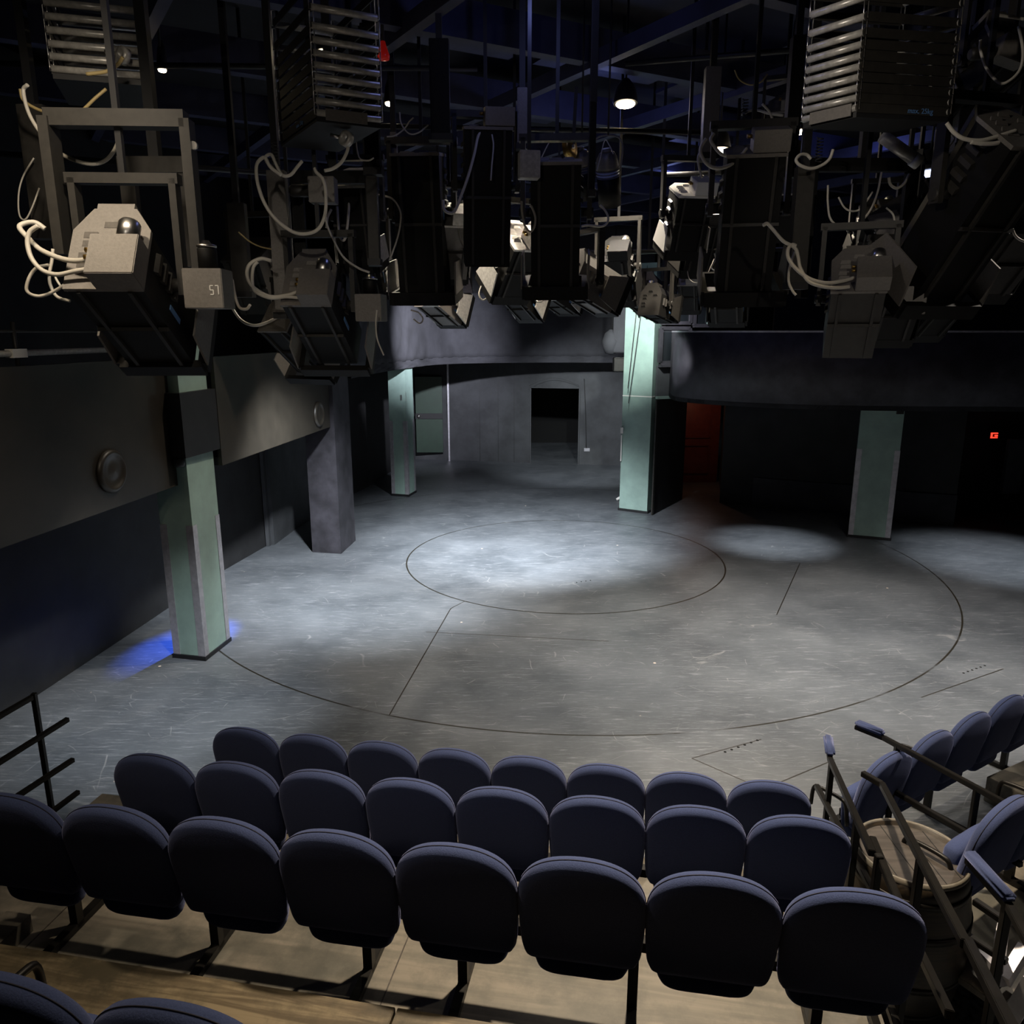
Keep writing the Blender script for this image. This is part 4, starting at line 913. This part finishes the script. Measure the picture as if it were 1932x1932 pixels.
mt = thing('yoke_motor', 'plain grey box with slanting tube at the top right', 'motor', P(1908, 98, 5.0).to_tuple()); MB().box((0, 0, 0), (.2, .14, .14), Matrix.Rotation(.3, 3, 'Y'), bevel=.004).build('motor_box', 'grey', mt)
MB().lathe((-.12, 0, .0), [(.04, 0), (.04, .13), (.03, .15)], (-1, 0, -.1), 18).build('motor', 'dgrey', mt)
tt_ = thing('rolled_tube', 'pale rolled tube lying under the right spring arm', 'tube', P(1695, 285, 5.6).to_tuple())
MB().tube([(-.13, 0, .10), (.13, 0, -.06)], .045, 14, False).build('tube', 'tube', tt_); MB().lathe((.11, 0, -.05), [(.05, 0), (.05, .06)], (.26, 0, -.16), 16).build('end_cap', 'white', tt_)
for lb, x, y, d in (('grey ring grommet on a cable at the far upper left', 232, 105, 4.4), ('pale ring grommet under the upper left spring arm', 653, 262, 4.9)):
    g = thing('cable_grommet', lb, 'ring', P(x, y, d).to_tuple(), 0, 'cable grommets')
    MB().lathe((0, 0, 0), [(.026, -.02), (.048, -.02), (.048, .02), (.026, .02), (.026, -.02)], (-.5, -.8, .2), 24, cap=False).build('ring', 'tube', g)
    MB().lathe((-.04, 0, .01), [(.012, 0), (.012, .06)], (-1, 0, .2), 10).build('stem', 'steel', g)
# horizontal truss pipes
for lb, a, b, d1, d2, r in (('black rig pipe across the upper left', (0, 120), (900, 130), 6.5, 7.2, .025), ('black rig pipe across the middle', (560, 235), (1330, 250), 7.5, 7.4, .025),
    ('black rig pipe across the upper right', (1180, 120), (1932, 60), 7.0, 6.2, .025), ('black rig pipe low across the right', (1250, 330), (1932, 300), 7.8, 6.6, .025), ('black rig pipe low across the far centre', (760, 480), (1500, 470), 9.8, 9.8, .025),
    ('black rig pipe along the far left', (0, 290), (560, 330), 6.6, 7.2, .025)):
    tag(MB().tube([P(*a, d1), P(*b, d2)], r, 8, False).build('rig_pipe', 'black'), lb, 'pipe', 'rig pipes')
# house lamps that glow
def glowlamp(label, p, r, m='glow', e=0, sh='black'):
    t = thing('house_lamp', label, 'lamp', Vector(p).to_tuple(), 0, 'glowing house lamps'); dn = Vector((0, -.12, -1)).normalized()
    MB().lathe((0, 0, 0), [(r*1.25, 0), (r*1.3, -.02), (r*1.0, -.16), (r*.4, -.24)], -dn*-1, 24).build('shade', sh, t)
    MB().lathe(dn*.004, [(0, 0), (r, 0), (r*.9, .012), (0, .02)], dn, 24).build('bulb_face', m, t)
    MB().tube([(0, 0, .1), (0, 0, 7.09-Vector(p).z)], .012, 6).build('hanger', 'black', t); return t
GL = [(1180, 196, 8.0, .10), (1357, 284, 8.6, .10), (1489, 240, 8.2, .09), (1512, 248, 8.8, .07), (1468, 302, 9.5, .06), (735, 195, 8.0, .045), (306, 131, 6.8, .035), (284, 132, 7.0, .02), (1503, 73, 8.0, .03), (612, 98, 6.4, .05)]
pos = ['brightest lone one below the blue ceiling', 'behind the looped cable right of centre', 'left of the right hand pair', 'right of the right hand pair', 'small one low behind the dark mast', 'small one right of the upper left spring arm', 'small one at the far upper left', 'tiny one beside it at the far upper left', 'tiny one high left of the right spring arm', 'one seen through the upper left spring arm']
for (x, y, d, r), lb in zip(GL, pos): glowlamp('glowing warm house lamp, '+lb, P(x, y, d), r)
glowlamp('pale blue glowing lamp behind the right dark yoke', P(1752, 326, 8.5), .13, 'bglow')
rl_ = thing('red_bulb', 'red glass bulb right of the upper left spring arm', 'lamp', P(723, 100, 6.6).to_tuple())
MB().lathe((0, 0, 0), [(0, -.06), (.05, -.05), (.055, -.02), (.03, .05), (.02, .09), (0, .09)], seg=18).build('bulb', 'redlamp', rl_); MB().tube([(0, 0, .09), (0, 0, .8)], .015, 6).build('holder', 'black', rl_)
# bright local rig lights striking the lantern tops
for p, e in ((P(1180, 196, 8.0), 90), (P(1357, 284, 8.6), 60), (P(1489, 240, 8.2), 60), (P(735, 195, 8.0), 60), (P(960, 190, 8.2), 50)):
    spot('rig_lamp', p+Vector((0, 0, -.05)), p+Vector((0, -.2, -3)), e*3.2, (1, .88, .72), 96, .6, .06)
# loose cables
loose = [
 ('long grey cable looped under the far upper left spring arm', .0125, 4.2, ((232, 108), (222, 122), (200, 135), (163, 140)), 'ycable'),
 ('long pale cable hanging in a deep bow at the upper left', .0125, 4.1, ((52, 160), (44, 172), (55, 215), (80, 255), (115, 290), (165, 309), (200, 302), (222, 270), (226, 230), (218, 190), (214, 165)), 'cable'),
 ('dark yellow cable crossing behind the deep bow', .011, 4.3, ((38, 168), (45, 190), (75, 208), (120, 220), (150, 212), (180, 185), (200, 168)), 'ycable'),
 ('thin cable loop at the far left edge', .006, 4.6, ((64, 298), (45, 330), (36, 360), (35, 395), (40, 412), (50, 412), (62, 388), (74, 355)), 'cable'),
 ('bright thick cable in a wide ring above the second lantern', .014, 4.9, ((530, 330), (510, 315), (502, 300), (495, 298), (484, 312), (486, 345), (500, 385), (525, 418), (560, 440), (595, 436), (612, 410), (615, 370), (610, 340), (597, 325), (594, 318)), 'cable'),
 ('pale thick cable curling left of the upper left yoke', .013, 5.0, ((515, 318), (503, 305), (502, 295), (512, 292), (520, 308), (532, 330), (548, 330), (560, 316), (570, 304)), 'cable'),
 ('pale cable through the ring grommet', .013, 4.9, ((655, 265), (656, 282), (645, 305), (628, 318), (612, 322)), 'cable'),
 ('thin grey cable drooping beside the grommet', .006, 5.2, ((672, 268), (674, 285), (680, 300), (695, 303), (705, 298)), 'cable'),
 ('yellow cable at the far left of the second lantern', .007, 6.2, ((450, 438), (470, 455), (490, 465), (512, 470)), 'ycable'),
 ('grey cable running down to the second motor box', .010, 5.6, ((614, 395), (616, 420), (628, 450), (648, 485), (675, 505), (697, 514)), 'cable'),
 ('thin cable hanging down the second motor box', .007, 5.5, ((711, 585), (709, 610), (712, 640), (724, 670)), 'cable'),
 ('pale hanging cable with a hook below the right spring arm', .011, 4.7, ((1850, 75), (1850, 95), (1862, 130), (1885, 156), (1905, 152), (1925, 130), (1930, 95), (1922, 50)), 'cable'),
 ('yellow tinted cable at the top right corner', .012, 4.8, ((1882, 28), (1905, 32), (1932, 36)), 'cable'),
 ('bright cable curl on top of the right yoke frame', .013, 5.2, ((1572, 282), (1565, 300), (1550, 312), (1530, 318), (1510, 312), (1502, 302), (1510, 292), (1522, 292), (1530, 300)), 'cable'),
 ('long cable hanging in a bow inside the right yoke frame', .009, 5.4, ((1663, 325), (1655, 365), (1640, 400), (1615, 425), (1590, 430), (1568, 415), (1562, 385), (1562, 350)), 'cable'),
 ('upper small cable bow inside the right yoke frame', .008, 5.5, ((1582, 372), (1592, 390), (1605, 398), (1622, 395), (1638, 375), (1646, 362)), 'cable'),
 ('thick short cable bow at the right of the yoke frame', .012, 5.4, ((1677, 335), (1680, 348), (1692, 355), (1706, 346), (1716, 328)), 'cable'),
 ('grey cable behind the small lantern numbered plate', .008, 5.5, ((1672, 392), (1685, 405), (1687, 425), (1675, 430), (1660, 430), (1650, 440)), 'cable'),
 ('white cable pair beside the wide right mast', .009, 5.3, ((1782, 232), (1790, 250), (1800, 262), (1788, 280), (1785, 298), (1795, 303)), 'cable'),
 ('thin faint cable bow in the dark at the lower right', .006, 6.0, ((1770, 490), (1772, 512), (1780, 528), (1792, 528), (1805, 512), (1812, 495)), 'bcable'),
 ('thin faint cable hook at the right', .006, 5.8, ((1842, 468), (1836, 490), (1836, 508), (1845, 522), (1860, 526)), 'cable'),
 ('white cable hook at the right edge under the big lantern', .010, 5.0, ((1910, 432), (1915, 444), (1924, 452), (1934, 456)), 'cable'),
 ('thin cable drooping left of the window', .006, 8.5, ((1298, 488), (1297, 510), (1302, 528), (1315, 533), (1330, 524), (1342, 500), (1347, 488)), 'cable'),
 ('thin cable loop under the dim lantern', .007, 7.5, ((1348, 478), (1350, 490), (1342, 505), (1352, 510), (1368, 502), (1374, 494)), 'cable'),
 ('thin small bow under the wide mouth', .006, 7.2, ((1406, 496), (1408, 512), (1420, 522), (1432, 518), (1436, 500)), 'cable'),
 ('thin brownish loop low right of centre', .006, 8.5, ((1395, 510), (1405, 530), (1406, 550), (1393, 560), (1380, 552), (1378, 530)), 'ycable'),
 ('thin looped cable under the low left lanterns', .012, 8.6, ((905, 512), (912, 530), (920, 545), (920, 560), (910, 566), (904, 555), (908, 540)), 'cable'),
 ('small cable hook under the low centre lanterns', .010, 8.6, ((1020, 535), (1010, 555), (1012, 568), (1022, 569), (1030, 560)), 'cable'),
 ('small cable hook under the slab lantern', .010, 8.0, ((1025, 490), (1030, 500), (1040, 510), (1050, 514)), 'cable'),
 ('thin cable hooks below the left motorised lanterns', .008, 6.4, ((775, 585), (790, 590), (798, 602), (792, 610), (780, 602)), 'cable'),
 ('short cable bow high in the upper right', .008, 6.6, ((1386, 132), (1395, 150), (1415, 160), (1435, 155), (1448, 140)), 'ycable'),
 ('thick bright cable over the right of centre lantern', .012, 6.0, ((1400, 218), (1412, 210), (1430, 208), (1450, 214), (1478, 218)), 'cable'),
 ('slanting thick cable on the right of centre lantern', .011, 5.9, ((1438, 196), (1452, 212), (1460, 235), (1466, 260), (1466, 276)), 'cable'),
 ('small bright bow at the upper middle black lantern', .007, 6.4, ((754, 212), (756, 230), (764, 245), (775, 253), (790, 250), (808, 236)), 'cable'),
 ('thin bow crossing the first at the upper middle', .007, 6.5, ((730, 258), (745, 256), (762, 244), (772, 230), (780, 222)), 'cable'),
 ('thin straight cable down to the pulley lantern', .006, 6.8, ((1046, 250), (1030, 280), (1018, 305)), 'cable'),
 ('thin v shaped cable above the right can lantern', .006, 6.9, ((1126, 322), (1132, 300), (1141, 265), (1150, 275), (1157, 290)), 'cable'),
 ('fine pale wire fan below the nearest lantern', .003, 4.6, ((245, 668), (242, 682), (232, 686), (228, 685)), 'cable'),
 ('fine pale wire bow below the nearest lantern', .003, 4.6, ((260, 668), (270, 680), (285, 682), (298, 678)), 'cable'),
 ('cable bundle hanging between the number box and next lantern', .012, 5.0, ((438, 528), (444, 560), (452, 580), (465, 583), (472, 575)), 'cable'),
]
for lb, r, d, pts, m in loose:
    q_ = [P(x, y, d+.02*math.sin(i)) for i, (x, y) in enumerate(pts)]
    tag(MB().tube(q_, r*.8, 8, True, 1.5).build('hanging_cable', m), lb, 'cable', 'loose cables in the rig')
c_ = thing('pipe_clamp', 'shiny clamp at the end of the pale balcony tube', 'clamp', P(250, 655, 6.2).to_tuple())
MB().lathe((0, 0, 0), [(.05, -.03), (.05, .03)], (1, .3, 0), 16).build('clamp_ring', 'lblack', c_); MB().bar((0, 0, 0), (.06, -.05, -.1), .03, .03).build('clamp_bolt', 'steel', c_)
# fabric socks of cooling hose coil
for lb, x, y, d in (('coiled spring sleeve on the upper left yoke frame', 521, 312, 5.2), ('coiled spring sleeve at the right yoke frame', 1544, 305, 5.3), ('coiled spring sleeve on the right of centre lantern', 1404, 228, 5.9)):
    q_ = [P(x, y, d)+Vector((.022*math.cos(a*1.2), .022*math.sin(a*1.2), .004*a)) for a in range(0, 40)]
    tag(MB().tube(q_, .0045, 5, False).build('spring_sleeve', 'bcable'), lb, 'spring', 'coiled cable sleeves')
